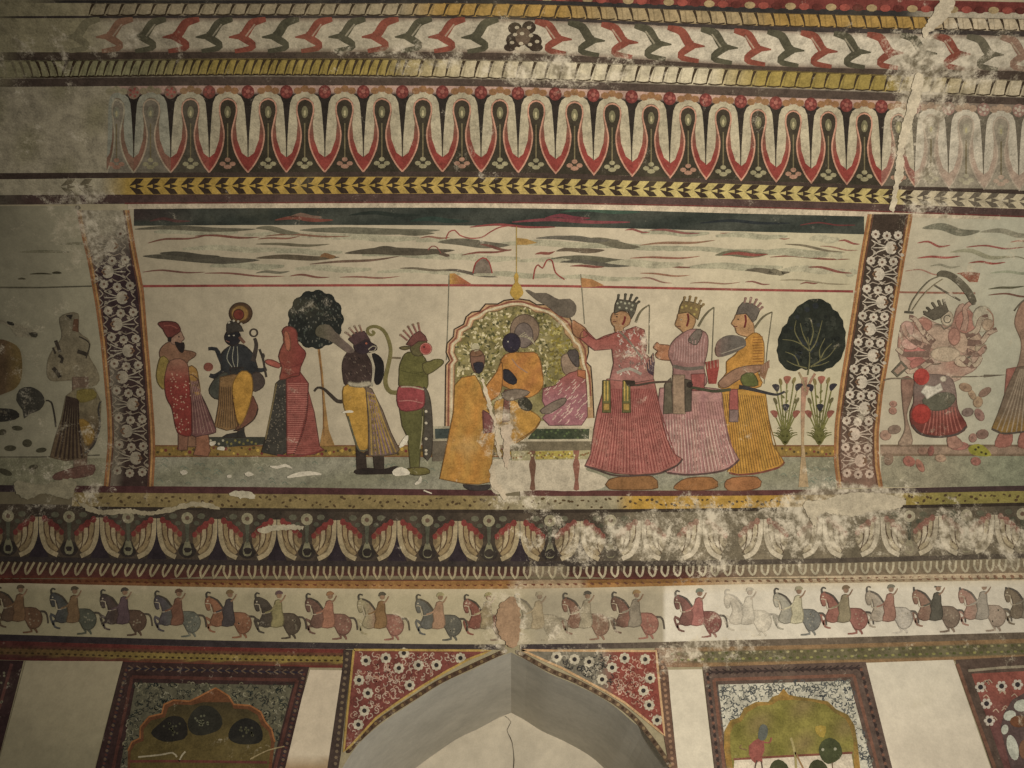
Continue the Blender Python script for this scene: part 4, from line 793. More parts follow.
p = f.part('tunic', .0004, 'red tunic with white scribbled ornament'); p.fill(E1([(190, 400), (250, 370), (330, 345), (400, 330), (480, 300), (540, 325), (560, 420), (550, 500), (612, 560), (605, 690), (480, 710), (290, 690), (318, 570), (305, 465), (180, 475), (120, 430), (70, 385), (80, 345), (110, 320)]), lambda x, y: mixc(col('8c4c42'), col('8f6058'), (y - 340) / 30), smooth=False)
for i in range(70):
    x, y = RN.uniform(350, 555), RN.uniform(320, 640); p.stroke(E1([(x, y), (x + RN.uniform(-14, 14), y + 9), (x + RN.uniform(-10, 16), y + 18)]), 1.0, RN.choice(['b5a898', 'a88a80', '6d5850', 'b09a90']), dz=1 + (i % 3) * .2)
p.stroke(E1([(360, 335), (440, 420), (530, 540)]), 2.0, '6f6254', dz=1.8); p.stroke(E1([(340, 640), (430, 610), (520, 650)]), 3.0, '8f8678', dz=1.8); p.stroke(E1([(90, 315), (190, 395), (330, 345)]), .8, '5c2824', dz=2)
p = f.part('sash_end', .001, 'green and yellow striped sash ends')
for x in (265, 410):
    p.fill(E2([(x - 25, 0), (x + 25, 0), (x + 30, 235), (x - 30, 235)]), '5f5c30')
    for d in (-14, 8): p.stroke(E2([(x + d, 5), (x + d, 150)]), 1.5, 'a58a38', smooth=False, dz=1)
    p.fill(E2([(x - 22, 170), (x + 20, 170), (x + 20, 218), (x - 22, 218)]), '9c7c34', lift=True)
p = f.part('crown', .001, 'dark crown with pearl spikes'); p.fill(E1([(322, 205), (330, 140), (345, 100), (420, 110), (490, 130), (470, 200), (445, 245), (425, 190), (370, 180)]), '4d493c'); spikes(p, E1, [(355, 70), (405, 65), (450, 68), (488, 90), (503, 118)], [(350, 105), (400, 110), (435, 110), (465, 120), (485, 135)], '4a463a')
for x, y in ((345, 130), (370, 120), (400, 130), (430, 130), (455, 145), (360, 160), (410, 165), (445, 175)): p.dot(*E1([(x, y)])[0], 1.2, '8a8872', dz=1.2)
def weapon(name, label, cat, z, fn, base=None, group=None):
    q = Part(name, None, z, label=label, cat=cat, base=base, group=group); fn(q)
weapon('fly_whisk', 'grey fly-whisk with hooked tip held above the pavilion arch', 'fly-whisk', .0105, lambda q: q.fill(D1([(548, 32), (575, 30), (610, 48), (680, 48), (760, 88), (830, 84), (872, 130), (862, 188), (820, 208), (760, 192), (680, 130), (620, 95), (590, 70)]), '5a5145', smooth=True), base=D1([(820, 208)])[0])
def bow(label, Z, arc, string, z):
    t = Thing('bow', label, 'bow', Z([string[-1]])[0], 'bows carried by the crowned archers'); q = Part('bow_limb', t, z); q.stroke(Z(arc), 2.2, '5f5842', w2=1.4); q = Part('bow_string', t, z); q.stroke(Z(string), .8, '6b6552', smooth=False)
bow('thin bow at the shoulder of the attendant in red', E1, [(480, 270), (500, 215), (535, 170), (580, 143)], [(580, 143), (578, 320), (575, 500)], .0102)
bow('thin bow at the shoulder of the pink-robed archer', F1, [(205, 300), (245, 230), (285, 185), (320, 160)], [(320, 160), (312, 350), (303, 555)], .0102)
bow('thin bow at the shoulder of the yellow-robed archer', F1, [(615, 312), (660, 250), (700, 215), (745, 195)], [(745, 195), (710, 450), (685, 720)], .0084)
def quiver(label, Z, pts, c, z):
    q = Part('quiver', None, z, label=label, cat='quiver', group='quivers at the archers\' hips'); q.fill(Z(pts), c)
    for i in range(4):
        a = (pts[0][0] + (pts[1][0] - pts[0][0]) * (i + .5) / 4, pts[0][1] + (pts[1][1] - pts[0][1]) * (i + .5) / 4); q.stroke(Z([a, (a[0] + 4, a[1] + 55)]), 1.0, '8c6a58', smooth=False, dz=1)
quiver('dark plum quiver at the hip of the attendant in red', E1, [(545, 590), (608, 490), (618, 560), (605, 660), (570, 640)], '43323a', .0125)
quiver('red quiver with pale rim at the hip of the pink-robed archer', F1, [(255, 560), (352, 540), (355, 600), (335, 720), (280, 720)], '85382f', .0100)
quiver('open brown quiver with crossed lines at the hip of the yellow-robed archer', F1, [(660, 590), (725, 545), (720, 590), (690, 690), (650, 660)], '7a5a40', .0086)
# pink archer
f = Fig('archer in pale pink pleated skirt with both forearms held forward', (697, 483), .0098)
b = f.part('body', 0, 'tan skin'); b.fill(F1([(35, 285), (50, 240), (62, 200), (130, 192), (182, 240), (175, 290), (150, 330), (110, 355), (75, 325), (50, 305)]), '98744a', smooth=True); b.fill(E1([(608, 455), (635, 415), (650, 430), (740, 448), (752, 540), (650, 540), (622, 505), (640, 480)]), '8f6040', smooth=True)
b.dot(*F1([(78, 250)])[0], 1.0, 'b0a88c', ry=.8); b.dot(*F1([(78, 250)])[0], .6, '2a201a', dz=1); b.stroke(F1([(50, 300), (75, 300)]), .9, '5a2c24'); b.stroke(F1([(125, 205), (132, 250), (118, 300)]), 2.0, '5c211c')
p = f.part('shoe', -.002, 'orange brown shoe'); p.fill(Q3([(650, 622), (700, 592), (800, 590), (822, 625), (760, 640), (660, 638)]), '86592c', smooth=True)
p = f.part('skirt', -.0006, 'pale pink pleated skirt'); p.fill(F2([(-75, 20), (100, 10), (250, 15), (372, 30), (395, 260), (430, 420), (502, 545), (440, 605), (320, 640), (130, 655), (-20, 640), (-140, 560), (-110, 300)]), lambda x, y: mixc(col('966a68'), col('9c766c'), .5 + .5 * math.sin(x / 2.2)), grid=9)
pleats(p, F2([(-60, 120), (380, 120)]), F2([(-80, 610), (130, 648), (320, 630), (490, 550)]), 24, '7c5450', .8); pleats(p, F2([(-60, 250), (390, 250)]), F2([(-60, 615), (130, 645), (320, 625), (480, 552)]), 20, 'b0978a', .8); p.stroke(F2([(-20, 640), (130, 655), (320, 638), (430, 605), (500, 545)]), 2.0, '4f3a36')
p = f.part('tunic', .0004, 'striped mauve pink tunic'); p.fill(F1([(0, 440), (60, 370), (150, 320), (230, 330), (272, 370), (270, 480), (245, 600), (255, 730), (40, 740), (20, 590), (-12, 520)]), '84605a', smooth=True); pleats(p, F1([(20, 430), (150, 340), (265, 370)]), F1([(10, 540), (130, 570), (250, 560)]), 12, '9a7a74', .9)
p.fill(F1([(130, 395), (195, 320), (232, 342), (192, 432), (150, 422)]), '675c52', smooth=True); p.stroke(F1([(20, 590), (120, 610), (240, 600)]), 3.5, '5f564c', dz=1.2); p.fill(F1([(150, 650), (248, 645), (246, 770), (160, 770)]), '8b4a44')
p = f.part('sash_end', .001, 'dark and tan hanging sash ends'); p.fill(E2([(690, 30), (735, -20), (748, 240), (680, 245)]), '585040'); p.fill(E2([(748, -40), (835, -40), (840, 245), (750, 245)]), '86705a'); p.fill(E2([(835, -10), (885, 0), (882, 225), (838, 230)]), '4a4236')
p = f.part('crown', .001, 'golden brown spiked crown'); p.fill(F1([(60, 205), (72, 150), (90, 115), (150, 120), (225, 145), (200, 250), (180, 235), (130, 195)]), '6a5833'); spikes(p, F1, [(105, 88), (145, 82), (188, 90), (222, 112), (242, 138)], [(95, 125), (135, 130), (175, 135), (205, 145), (222, 160)], '6f5c38')
for x, y in ((85, 160), (115, 150), (150, 165), (190, 175), (175, 210)): p.dot(*F1([(x, y)])[0], 1.3, '90803f', dz=1.2)
# yellow archer
f = Fig('archer in yellow pleated skirt holding up a grey shield, last in the row', (755, 474), .0078)
b = f.part('body', 0, 'tan skin'); b.fill(F1([(445, 280), (470, 240), (482, 210), (540, 200), (600, 262), (612, 330), (600, 380), (500, 360), (478, 330), (470, 300)]), '9c764c', smooth=True); b.dot(*F1([(495, 248)])[0], .9, '2a201a', ry=.7); b.stroke(F1([(462, 302), (490, 300)]), .9, '5a2c24'); b.stroke(F1([(545, 215), (552, 260), (540, 310)]), 2.0, '5c211c'); b.fill(F1([(330, 455), (365, 460), (370, 520), (335, 510)]), '8d6a54', smooth=True)
p = f.part('shoe', -.002, 'orange brown shoe'); p.fill(Q3([(850, 612), (880, 590), (980, 588), (992, 625), (930, 642), (862, 640)]), '8a5a30', smooth=True)
p = f.part('skirt', -.0006, 'yellow pleated skirt'); p.fill(F2([(365, 30), (480, 15), (695, 55), (720, 260), (745, 430), (832, 562), (790, 602), (640, 642), (500, 655), (415, 632), (450, 580), (420, 420), (390, 260)]), lambda x, y: mixc(col('a67c20'), col('a5741c'), .5 + .5 * math.sin(x / 2)), grid=9); pleats(p, F2([(375, 60), (690, 80)]), F2([(430, 630), (500, 645), (640, 635), (820, 570)]), 20, '6f4f1a', .8); p.stroke(F2([(430, 640), (500, 655), (640, 642), (790, 602), (832, 562)]), 2.0, '6a3a2c')
p = f.part('tunic', .0004, 'yellow striped tunic'); p.fill(F1([(410, 560), (480, 500), (545, 400), (600, 350), (650, 358), (682, 420), (680, 590), (640, 640), (660, 740), (400, 760), (350, 720), (410, 640)]), 'a3731f', smooth=True)
for y in range(380, 580, 20): p.stroke(F1([(600, y), (675, y - 4)]), .8, '7d4f18', smooth=False, dz=1)
p.fill(F1([(350, 715), (450, 625), (560, 590), (700, 585), (640, 630), (500, 690), (400, 750)]), '80604a', smooth=True); p.fill(F1([(520, 660), (600, 640), (640, 730), (530, 730)]), '4f5426', smooth=True); p.fill(F2([(435, 30), (490, 30), (496, 180), (430, 180)]), '8b4a44'); p.fill(F2([(430, 180), (496, 180), (494, 268), (432, 268)]), '75605a')
p = f.part('crown', .001, 'grey spiked crown'); p.fill(F1([(482, 212), (500, 160), (530, 125), (600, 135), (655, 175), (625, 250), (600, 270), (555, 205)]), '5a5249'); spikes(p, F1, [(550, 95), (590, 92), (630, 104), (658, 132), (672, 160)], [(540, 130), (580, 135), (610, 145), (635, 160), (650, 180)], '75574e')
weapon('shield', 'rounded grey shield held by the yellow-robed archer', 'shield', .0105, lambda q: (q.fill(F1([(330, 455), (345, 410), (390, 375), (450, 362), (530, 380), (552, 440), (470, 490), (380, 522), (340, 515)]), lambda x, y: mixc(col('7d5f54'), col('5d564e'), (x - 715) / 8), smooth=True), q.stroke(F1([(370, 500), (460, 470), (540, 440)]), 1.0, '8a8070')))
weapon('sword', 'long dark sword at the waist of the attendant in red, pointing backward', 'sword', .0135, lambda q: (q.stroke(E2([(420, 20), (480, 35), (600, 15), (740, 8)]), 2.2, '45382e'), q.fill(E2([(395, 0), (470, 0), (478, 40), (420, 45)]), '33291f')), group='swords at the waist')
weapon('sword', 'dark sword crossing the pink skirt at hip height', 'sword', .0122, lambda q: (q.stroke(F2([(130, 10), (250, 32), (330, 42), (440, 30)]), 3.0, '3f3f2c'), q.dot(*F2([(140, -5)])[0], 3.4, '2c241e')), group='swords at the waist')
weapon('sword', 'black blade jutting past the yellow skirt toward the flowers', 'sword', .0100, lambda q: q.stroke(F2([(500, 10), (600, 30), (700, 55), (780, 68), (835, 45)]), 4.2, '2c2b2e', w2=2), group='swords at the waist')
# oval tree
t = Thing('oval_tree', 'tall oval dark tree with pale branching trunk beside the daisy border', 'tree', (803, 487), 'painted trees')
p = Part('trunk', t, .0062, label='pale pinkish trunk'); p.fill(H2([(300, -60), (345, -60), (325, 200), (318, 420), (335, 600), (352, 745), (278, 745), (300, 500), (296, 200)]), lambda x, y: mixc(col('97725c'), col('9a8360'), (y - 400) / 40)); p.stroke(H1([(400, 610), (360, 680), (335, 768)]), 2.4, '8f6a54'); p.stroke(H1([(280, 600), (310, 660), (330, 740)]), 2.0, '8d7a5a')
p = Part('crown', t, .0072, label='dark oval crown')
oc = [(130, 400), (150, 310), (195, 240), (240, 165), (310, 95), (400, 62), (480, 85), (530, 140), (580, 190), (606, 265), (618, 350), (602, 460), (552, 535), (480, 575), (430, 592), (365, 575), (300, 570), (230, 590), (160, 545), (128, 470)]
occ = []
for i, a in enumerate(oc):
    b_ = oc[(i + 1) % len(oc)]; m = ((a[0] + b_[0]) / 2, (a[1] + b_[1]) / 2); d = (m[0] - 370, m[1] - 330); l = math.hypot(*d); occ += [a, (m[0] + d[0] / l * 12, m[1] + d[1] / l * 12)]
p.fill(H1(occ), lambda x, y: mixc(col('1d211a'), col('25281f'), .5 + .5 * math.sin(x / 3) * math.cos(y / 4)), smooth=True, grid=7)
for i in range(60):
    a = RN.uniform(0, 6.28); r_ = math.sqrt(RN.random()); x, y = 370 + 205 * r_ * math.cos(a), 330 + 230 * r_ * math.sin(a); p.dot(*H1([(x, y)])[0], RN.uniform(1.5, 3.5), RN.choice(['2b2f26', '191c17', '262a2c', '30332a']), dz=.5)
q = Part('branch', t, .0082, label='thin olive branches')
for pts in ([(345, 620), (358, 520), (355, 420), (345, 340)], [(352, 440), (290, 390), (220, 365), (160, 360)], [(355, 450), (400, 390), (430, 300), (450, 220)], [(340, 570), (250, 545), (190, 515)], [(365, 560), (430, 520), (500, 480), (560, 400)], [(430, 520), (470, 440), (520, 390)], [(350, 400), (310, 320), (290, 240)], [(300, 395), (250, 300), (260, 220)], [(375, 555), (440, 545), (500, 520)], [(280, 550), (250, 480), (180, 450)], [(440, 510), (430, 440), (470, 350)], [(360, 400), (385, 300), (360, 200)]): q.stroke(H1(pts), 1.5, '5d5a38', w2=.6)
# flowering plants
def plant(label, dx, c3, base):
    t = Thing('flowering_plant', label, 'flowering plant', base, 'flowering plants by the oval tree'); X = lambda pts: H2([(x + dx, y) for x, y in pts])
    p = Part('leaf_clump', t, .0058, label='fan of olive leaves'); p.fill(X([(180, 442), (152, 405), (142, 372), (165, 350), (198, 348), (222, 372), (210, 408)]), '625d2a', smooth=True)
    for a in range(15):
        an = math.radians(198 + a * 10.2); r_ = 92 + 14 * math.sin(a * 2); p.stroke(X([(180, 425), (180 + r_ * .6 * math.cos(an), 400 + r_ * .9 * math.sin(an)), (180 + r_ * math.cos(an), 385 + r_ * .75 * math.sin(an))]), 1.8, '575626', w2=.7)
    s = Part('stem', t, .0056)
    heads = [(185, 165, c3, 1), (108, 212, '7d4a3c', 1), (255, 212, '7d4a3c', 1), (110, 115, '5a5434', .7), (268, 112, '5a5434', .7), (120, 20, '2f2c33', 1), (272, 15, '2f2c33', 1), (195, -38, '86503f', 1.05), (148, -25, '6d6238', .6), (245, -35, '6d6238', .6)]
    for x, y, c_, k in heads: s.stroke(X([(180, 400), (180 + (x - 180) * .35, 250 + (y + 40) * .3), (x, y + 10)]), 1.2, '66652f')
    for i in range(8): s.dot(*X([(180 + (i % 2 * 2 - 1) * 14, 300 - i * 36)])[0], 2.2, '5d5c30', ry=1.1, rot=(i % 2 * 2 - 1) * -.8)
    for x, y, c_, k in heads:
        h = Part('flower_head', t, .0064, label='flower head' if k >= 1 else 'green bud'); d = (x - 180) * .16
        h.fill(X([(x - d * .4, y + 30 * k), (x - 22 * k + d * .3, y - 2), (x - 24 * k + d, y - 22 * k), (x + d, y - 30 * k), (x + 24 * k + d, y - 22 * k), (x + 22 * k + d * .3, y - 2)]) if k >= 1 else X(ell(x, y, 12, 26, 10, (x - 180) * .006)), c_, smooth=True)
plant('flowering plant between the yellow skirt and the oval tree trunk', 0, '2c2b30', (785, 445))
plant('flowering plant between the oval tree trunk and the daisy border', 250, '2c2b30', (819, 445))
# ------------------------------------------------------------------ pale battle panel
q = Part('streak_pattern', pr_, .0024, label='red and grey cloud streaks')
for i, (x0, y0, x1, y1, w, c) in enumerate([(917, 243, 950, 245, 2.4, '8a4a40'), (966, 247, 1024, 247, 2, '8a5046'), (917, 258, 960, 256, 2.6, '8f4a40'), (968, 263, 1005, 262, 2.4, '8a4438'), (1005, 258, 1040, 258, 1.4, '7a7660'), (950, 252, 1010, 256, 5, '8d8a70'), (922, 228, 980, 231, 9, '6e6c5a'), (980, 232, 1040, 234, 6, '84806c'), (988, 289, 1024, 286, 2.6, '57543f'), (988, 295, 1040, 295, 2.2, '6a4a3c'), (905, 271, 950, 273, 1.6, '98705f'), (1010, 242, 1040, 241, 2, '9a6a58'), (930, 266, 960, 266, 2.6, '8a8570'), (990, 273, 1040, 272, 3, '8d9078')]):
    q.z = .0020 + .00025 * (i % 6); q.stroke([(x0, y0), ((2 * x0 + x1) / 3, y0 - 1.5), ((x0 + 2 * x1) / 3, y1 + 1.5), (x1, y1)], .6, c, mid=w * .9)
p = Part('red_horizon_line', pr_, .0022); band(p, off(hor, -1), off(hor, 1), 897, 975, '8a5c4a', rows=1)
p = Part('brown_flag', pr_, .003, label='brown flag-like streak'); p.fill(G1([(560, 90), (640, 78), (722, 88), (705, 150), (650, 150), (590, 100)]), '84503a')
p = Part('flower_strip', pr_, .0018, label='faded brown flower strip'); band(p, lambda x: 444.5, lambda x: 456, 880, XB, lambda x, y: mixc(col('8a7460'), col('6e5c48'), 1 if y < 446 or y > 454.5 else 0), rows=8)
p = Part('paving', pr_, .0016, label='faded grey green paving'); band(p, lambda x: 456, lambda x: 487, 881, XB, lambda x, y: mixc(col('857f68'), col('7d8068'), (x - 940) / 60), rows=3)
p = Part('yellow_tuft', pr_, .003, label='bright yellow green tuft'); p.fill(G2([(640, 600), (680, 575), (740, 580), (800, 650), (720, 655), (660, 640)]), '84801f', smooth=True)
for x, y in ((690, 610), (730, 630), (710, 595), (760, 640)): p.dot(*G2([(x, y)])[0], 1.3, '3f3c1a', dz=1)
# many armed figure
f = Fig('many-armed faded pink figure in a red pleated skirt, spiked grey crown', (937, 446), .0075, 'faded figures of the side panels', ol=.35)
b = f.part('body', 0, 'blotched pink body with many arms')
b.fill(G1([(170, 490), (200, 430), (280, 420), (330, 385), (420, 430), (520, 440), (560, 330), (600, 295), (650, 340), (690, 400), (700, 480), (745, 560), (730, 640), (690, 740), (600, 790), (540, 830), (330, 830), (290, 760), (200, 720), (160, 620)]), lambda x, y: mixc(col('a18c7a'), col('97705f'), .5 + .5 * math.sin(x / 6.0) * math.sin(y / 7.0)), smooth=True, grid=6)
for i, (x, y, rx, ry, c) in enumerate([(430, 530, 110, 80, 'a58d78'), (630, 560, 100, 75, 'a88f78'), (620, 420, 70, 80, 'a07262'), (330, 440, 60, 45, '9c6e5e'), (220, 470, 45, 55, 'a88678'), (270, 620, 70, 70, 'a5655c'), (240, 570, 60, 40, 'ad8577'), (480, 640, 100, 50, 'a8967e'), (600, 690, 60, 40, 'a3917a'), (300, 710, 60, 40, '9d6358'), (540, 520, 40, 60, '9f7464')]):
    b.fill(G1(ell(x, y, rx, ry, 16)), c, lift=True); 
    if i % 2 == 0: b.stroke(G1(ell(x, y, rx, ry, 16)[2:9]), .8, '7a5c4c', dz=.9)
b.fill(G1(ell(735, 400, 70, 90, 14)), 'a89f88'); b.fill(G1(ell(770, 440, 40, 40, 12)), 'a58f76'); b.fill(G1(ell(720, 600, 38, 40, 12)), '9a8a72')
b.stroke(G1([(760, 330), (800, 370), (805, 440), (780, 470)]), 1.2, '8d6c58'); b.stroke(G1([(590, 690), (640, 660), (700, 630)]), 1.6, '5a5346'); b.stroke(G1([(360, 680), (400, 710), (450, 700)]), 1.4, '6a5c4c'); b.stroke(G1([(290, 570), (320, 595), (350, 600)]), 3, '6a6252')
ARMS = [((400, 560), (330, 490), (270, 400), (235, 385)), ((380, 600), (280, 560), (210, 500), (190, 440)), ((370, 640), (270, 640), (200, 640), (150, 600)), ((390, 680), (300, 740), (230, 760), (200, 720)), ((600, 480), (620, 400), (610, 330), (650, 290)), ((620, 520), (690, 480), (720, 400), (770, 380)), ((630, 560), (720, 560), (770, 500), (830, 470)), ((620, 620), (700, 640), (740, 600), (760, 590)), ((590, 660), (660, 720), (700, 700), (720, 660))]
for k_, ar in enumerate(ARMS):
    b.stroke(G1(ar), 7.0, mixc(col('5d4c40'), col('8a6a5c'), .4), w2=4.6, dz=1.2 + k_ * .1); b.stroke(G1(ar), 5.6, ['a38f7a', 'a0806e', 'a5957e'][k_ % 3], w2=3.4, dz=1.25 + k_ * .1)
b.up(3)
b.fill(G1(ell(492, 395, 40, 52, 14)), 'a89a82'); b.stroke(G1(ell(492, 400, 24, 26, 10)), .9, '4a463c'); b.stroke(G1([(400, 440), (450, 440), (470, 470), (520, 440)]), 1.4, '6a5f50')
b.fill(G2([(185, 120), (260, 130), (255, 230), (215, 370), (240, 480), (250, 570), (160, 575), (205, 470), (190, 300)]), lambda x, y: mixc(col('805f50'), col('8f7a66'), (y - 380) / 60), smooth=True); b.fill(G2([(400, 100), (480, 100), (560, 560), (500, 560)]), '97705f'); b.fill(G2([(495, 510), (545, 515), (600, 570), (560, 600), (500, 590)]), '97705f', smooth=True)
p = f.part('crown', .0072, 'grey spiked crown'); p.fill(G1([(330, 365), (380, 340), (430, 315), (480, 300), (497, 345), (440, 390), (400, 405)]), '585143'); spikes(p, G1, [(335, 350), (355, 322), (390, 290), (432, 275), (466, 268)], [(375, 375), (390, 355), (420, 335), (450, 325), (478, 320)], '585143', 1.3, 2.6)
p = f.part('skirt', .0066, 'red brown pleated skirt'); p.fill(G2([(265, 160), (330, 100), (500, 110), (545, 200), (560, 330), (622, 450), (560, 500), (430, 522), (310, 502), (248, 440), (238, 350), (262, 290)]), lambda x, y: mixc(col('75635a'), col('6c352c'), (y - 392) / 25), smooth=True, grid=7)
pleats(p, G2([(350, 320), (550, 320)]), G2([(310, 490), (430, 515), (600, 470)]), 10, '94564a', 1.2); p.stroke(G2([(250, 440), (310, 502), (430, 522), (560, 502), (622, 450)]), 2.2, '4a3d38')
p.fill(G2([(320, 270), (400, 230), (500, 220), (545, 260), (480, 330), (370, 335)]), '5a5848', smooth=True)
p.fill(G2(ell(312, 365, 64, 66, 14)), 'a0352a')
p = f.part('white_loss', .0086, 'white flaked patch'); p.fill(G2([(310, 215), (340, 170), (400, 180), (440, 155), (455, 200), (400, 230), (350, 262), (335, 235)]), 'c0b9a8'); p.fill(G2(ell(460, 125, 20, 18, 8)), 'bdb29c')
weapon('shield', 'round bright red shield held low by the many-armed figure', 'shield', .0172, lambda q: q.fill(G2(ell(312, 110, 54, 58, 14)), '99372d'), group='weapons of the many-armed figure')
weapon('shield', 'square grey shield tilted like a diamond, near the daisy border', 'shield', .0156, lambda q: (q.fill(G2([(108, 75), (178, 0), (222, 50), (150, 115)]), '5c5546'), q.fill(G2([(125, 72), (175, 22), (200, 50), (150, 95)]), '8f7562')), group='weapons of the many-armed figure')
weapon('sabre', 'broad curved grey sabre arching over the spiked grey crown', 'sabre', .0156, lambda q: q.fill(G1([(420, 90), (450, 66), (510, 75), (580, 120), (650, 195), (688, 275), (660, 305), (620, 240), (560, 165), (490, 115), (430, 108)]), '5a5444', smooth=True), group='weapons of the many-armed figure')
weapon('bow', 'thin double-curved bow drawn in front of the many-armed figure', 'bow', .0153, lambda q: (q.stroke(G1([(228, 345), (250, 280), (310, 195), (370, 135), (430, 108)]), 1.2, '6c6552'), q.stroke(G1([(250, 340), (320, 240), (400, 165), (460, 125)]), .9, '84795f'), q.stroke(G1([(200, 350), (260, 355)]), 2.4, '4f4a3e')))
weapon('arrow', 'dark arrow laid across the thin bow above the crown', 'arrow', .0160, lambda q: q.stroke(G1([(400, 165), (490, 220), (578, 272)]), 1.6, '5a5243', smooth=False))
weapon('spear', 'thin grey spear pointing from the skirt toward the panel end', 'spear', .0166, lambda q: (q.stroke(G2([(520, 112), (700, 108), (760, 104)]), 1.2, '655c4c'), q.fill(G2([(740, 95), (905, 96), (740, 115)]), '5f5748')))
weapon('staff', 'short dark staff crossing the daisy border edge below the square shield', 'staff', .0156, lambda q: q.stroke(G2([(60, 135), (110, 122), (250, 125)]), 1.6, '6a5e4e'))
LF = [(620, 185, 46, 30, .3, '8f755c'), (665, 235, 22, 40, -.5, '9a8266'), (752, 218, 50, 26, -.6, '7f6656'), (705, 285, 34, 40, .2, '9a8164'), (635, 355, 42, 30, -.2, '7c6a60'), (715, 372, 30, 48, -.5, '8d6c60'), (735, 505, 44, 34, -.2, '7f6356'), (670, 530, 28, 32, .2, '9a7566'), (135, 473, 46, 32, -.2, '7d6a5a'), (75, 512, 40, 36, .1, '9f7f6b'), (128, 298, 26, 22, 0, '9a7362'), (125, 345, 28, 26, .3, '9a7260'), (95, 675, 34, 44, .2, '76614f'), (235, 690, 44, 36, .4, '8f5a4c'), (310, 720, 24, 50, -.5, '8f6250'), (385, 620, 22, 36, .2, '7d4f44'), (450, 670, 40, 26, .1, '977d66'), (575, 585, 70, 30, 0, '98665a'), (690, 690, 36, 30, .2, '8d5d50'), (330, 620, 36, 26, 0, '8a6a58')]
for i, (x, y, rx, ry, ro_, c) in enumerate(LF):
    near = ['beside the skirt hem', 'above the terrace strip', 'on the faded terrace', 'near the spear'][0 if 200 < y < 420 and x > 600 else 1 if 420 <= y < 560 else 2 if y >= 560 else 3]
    q = Part('leaf_shape', None, .0056, label='faint reddish brown leaf-like blob scattered ' + near, cat='leaf shape', group='leaf-like blobs ' + near); q.fill(G2(ell(x, y, rx, ry, 12, ro_)), c); q.stroke(G2(ell(x, y, rx * .95, ry * .95, 12, ro_)[:8]), .7, mixc(col(c), col('4a3d32'), .5)); q.dot(*G2([(x - 5, y)])[0], 1.8, mixc(col(c), col('5a4438'), .4), dz=.8)
f = Fig('faded figure in brown and ochre striped skirt cut by the picture edge', (1012, 446), .0078, 'faded figures of the side panels', ol=.3)
b = f.part('body', 0, 'faded pinkish body'); b.fill(G1([(1110, 200), (1024, 270), (985, 320), (955, 430), (1000, 560), (985, 690), (960, 790), (1110, 800)]), lambda x, y: mixc(col('94725c'), col('8d7560'), (y - 300) / 60), smooth=True); b.fill(G2([(900, 60), (1000, 40), (930, 540), (860, 540)]), '8f5c4e'); b.fill(G2([(1020, 60), (1090, 60), (1060, 560), (1005, 560)]), '8f5c4e'); b.fill(G2([(862, 485), (930, 485), (925, 580), (820, 585)]), '8f5c4e', smooth=True); b.fill(G2([(1000, 490), (1060, 490), (1090, 590), (980, 590)]), '8f5c4e', smooth=True); b.stroke(G1([(950, 345), (985, 300), (1020, 270)]), 1.4, '5c5444')
p = f.part('skirt', .001, 'brown and ochre striped skirt'); p.fill(G2([(965, 50), (1110, 20), (1180, 300), (1220, 480), (1020, 485), (880, 500), (798, 465), (838, 370), (900, 190)]), lambda x, y: mixc(col('71604e'), col('7d6128'), (y - 412) / 14), grid=8); pleats(p, G2([(985, 60), (1090, 60)]), G2([(815, 470), (890, 490), (1180, 480)]), 11, '8d7d68', 1.3); p.stroke(G2([(798, 468), (880, 500), (1020, 486)]), 2, '4f463c')
# ------------------------------------------------------------------ faded panel at the dark end
p = Part('grey_line', pl_, .002, label='thin grey horizon line'); p.stroke([(-80, 287), (40, 287.5), (92, 286)], 1.6, '55503f', smooth=False); p.stroke([(-20, 457), (40, 457), (100, 455)], 1.4, '5c5746', smooth=False)
for x, y, w, h in ((30, 274, 22, 1.6), (52, 273, 10, 2.6), (18, 279, 8, 2), (20, 252, 50, 3), (60, 244, 40, 3), (75, 208, 6, 5)): p.stroke([(x, y), (x + w / 2, y - .6), (x + w, y)], .6, '46412f' if w < 30 else '79745c', mid=h)
p = Part('paving', pl_, .0014, label='grey green worn paving'); band(p, lambda x: 458, lambda x: 488, XA, 106, lambda x, y: mixc(col('77745a'), col('858066'), (x - 20) / 60), rows=3)
f = Fig('badly faded standing figure with striped skirt and ochre patch', (70, 460), .0068, 'faded figures of the side panels', ol=.2)
b = f.part('body', 0, 'faded grey brown body'); b.fill(I1([(388, 240), (440, 212), (505, 215), (508, 330), (560, 370), (582, 410), (572, 480), (622, 570), (640, 640), (590, 680), (480, 640), (330, 640), (308, 560), (330, 470), (400, 370), (395, 300)]), lambda x, y: mixc(col('6f6650'), col('7d7258'), (y - 320) / 50), smooth=True)
for pts, w in (([(510, 360), (560, 385), (580, 415), (565, 470), (555, 500)], 1.4), ([(500, 455), (535, 465), (565, 478)], 4), ([(362, 385), (375, 420), (390, 460)], 3.4), ([(345, 430), (360, 470)], 2), ([(345, 560), (370, 590), (390, 622)], 4), ([(380, 480), (405, 500), (395, 530)], 3)): b.stroke(I1(pts), w, '3a3329')
b.fill(I1([(480, 250), (505, 250), (505, 330), (470, 320)]), '63452f'); b.fill(I1([(430, 225), (470, 222), (460, 250)]), '2f2a22'); b.fill(I2([(470, -20), (570, -20), (560, 580), (480, 590)]), '6f5a48'); b.fill(I2([(360, 600), (480, 560), (560, 545), (610, 545), (600, 600), (480, 628), (355, 635)]), '64463a', smooth=True)
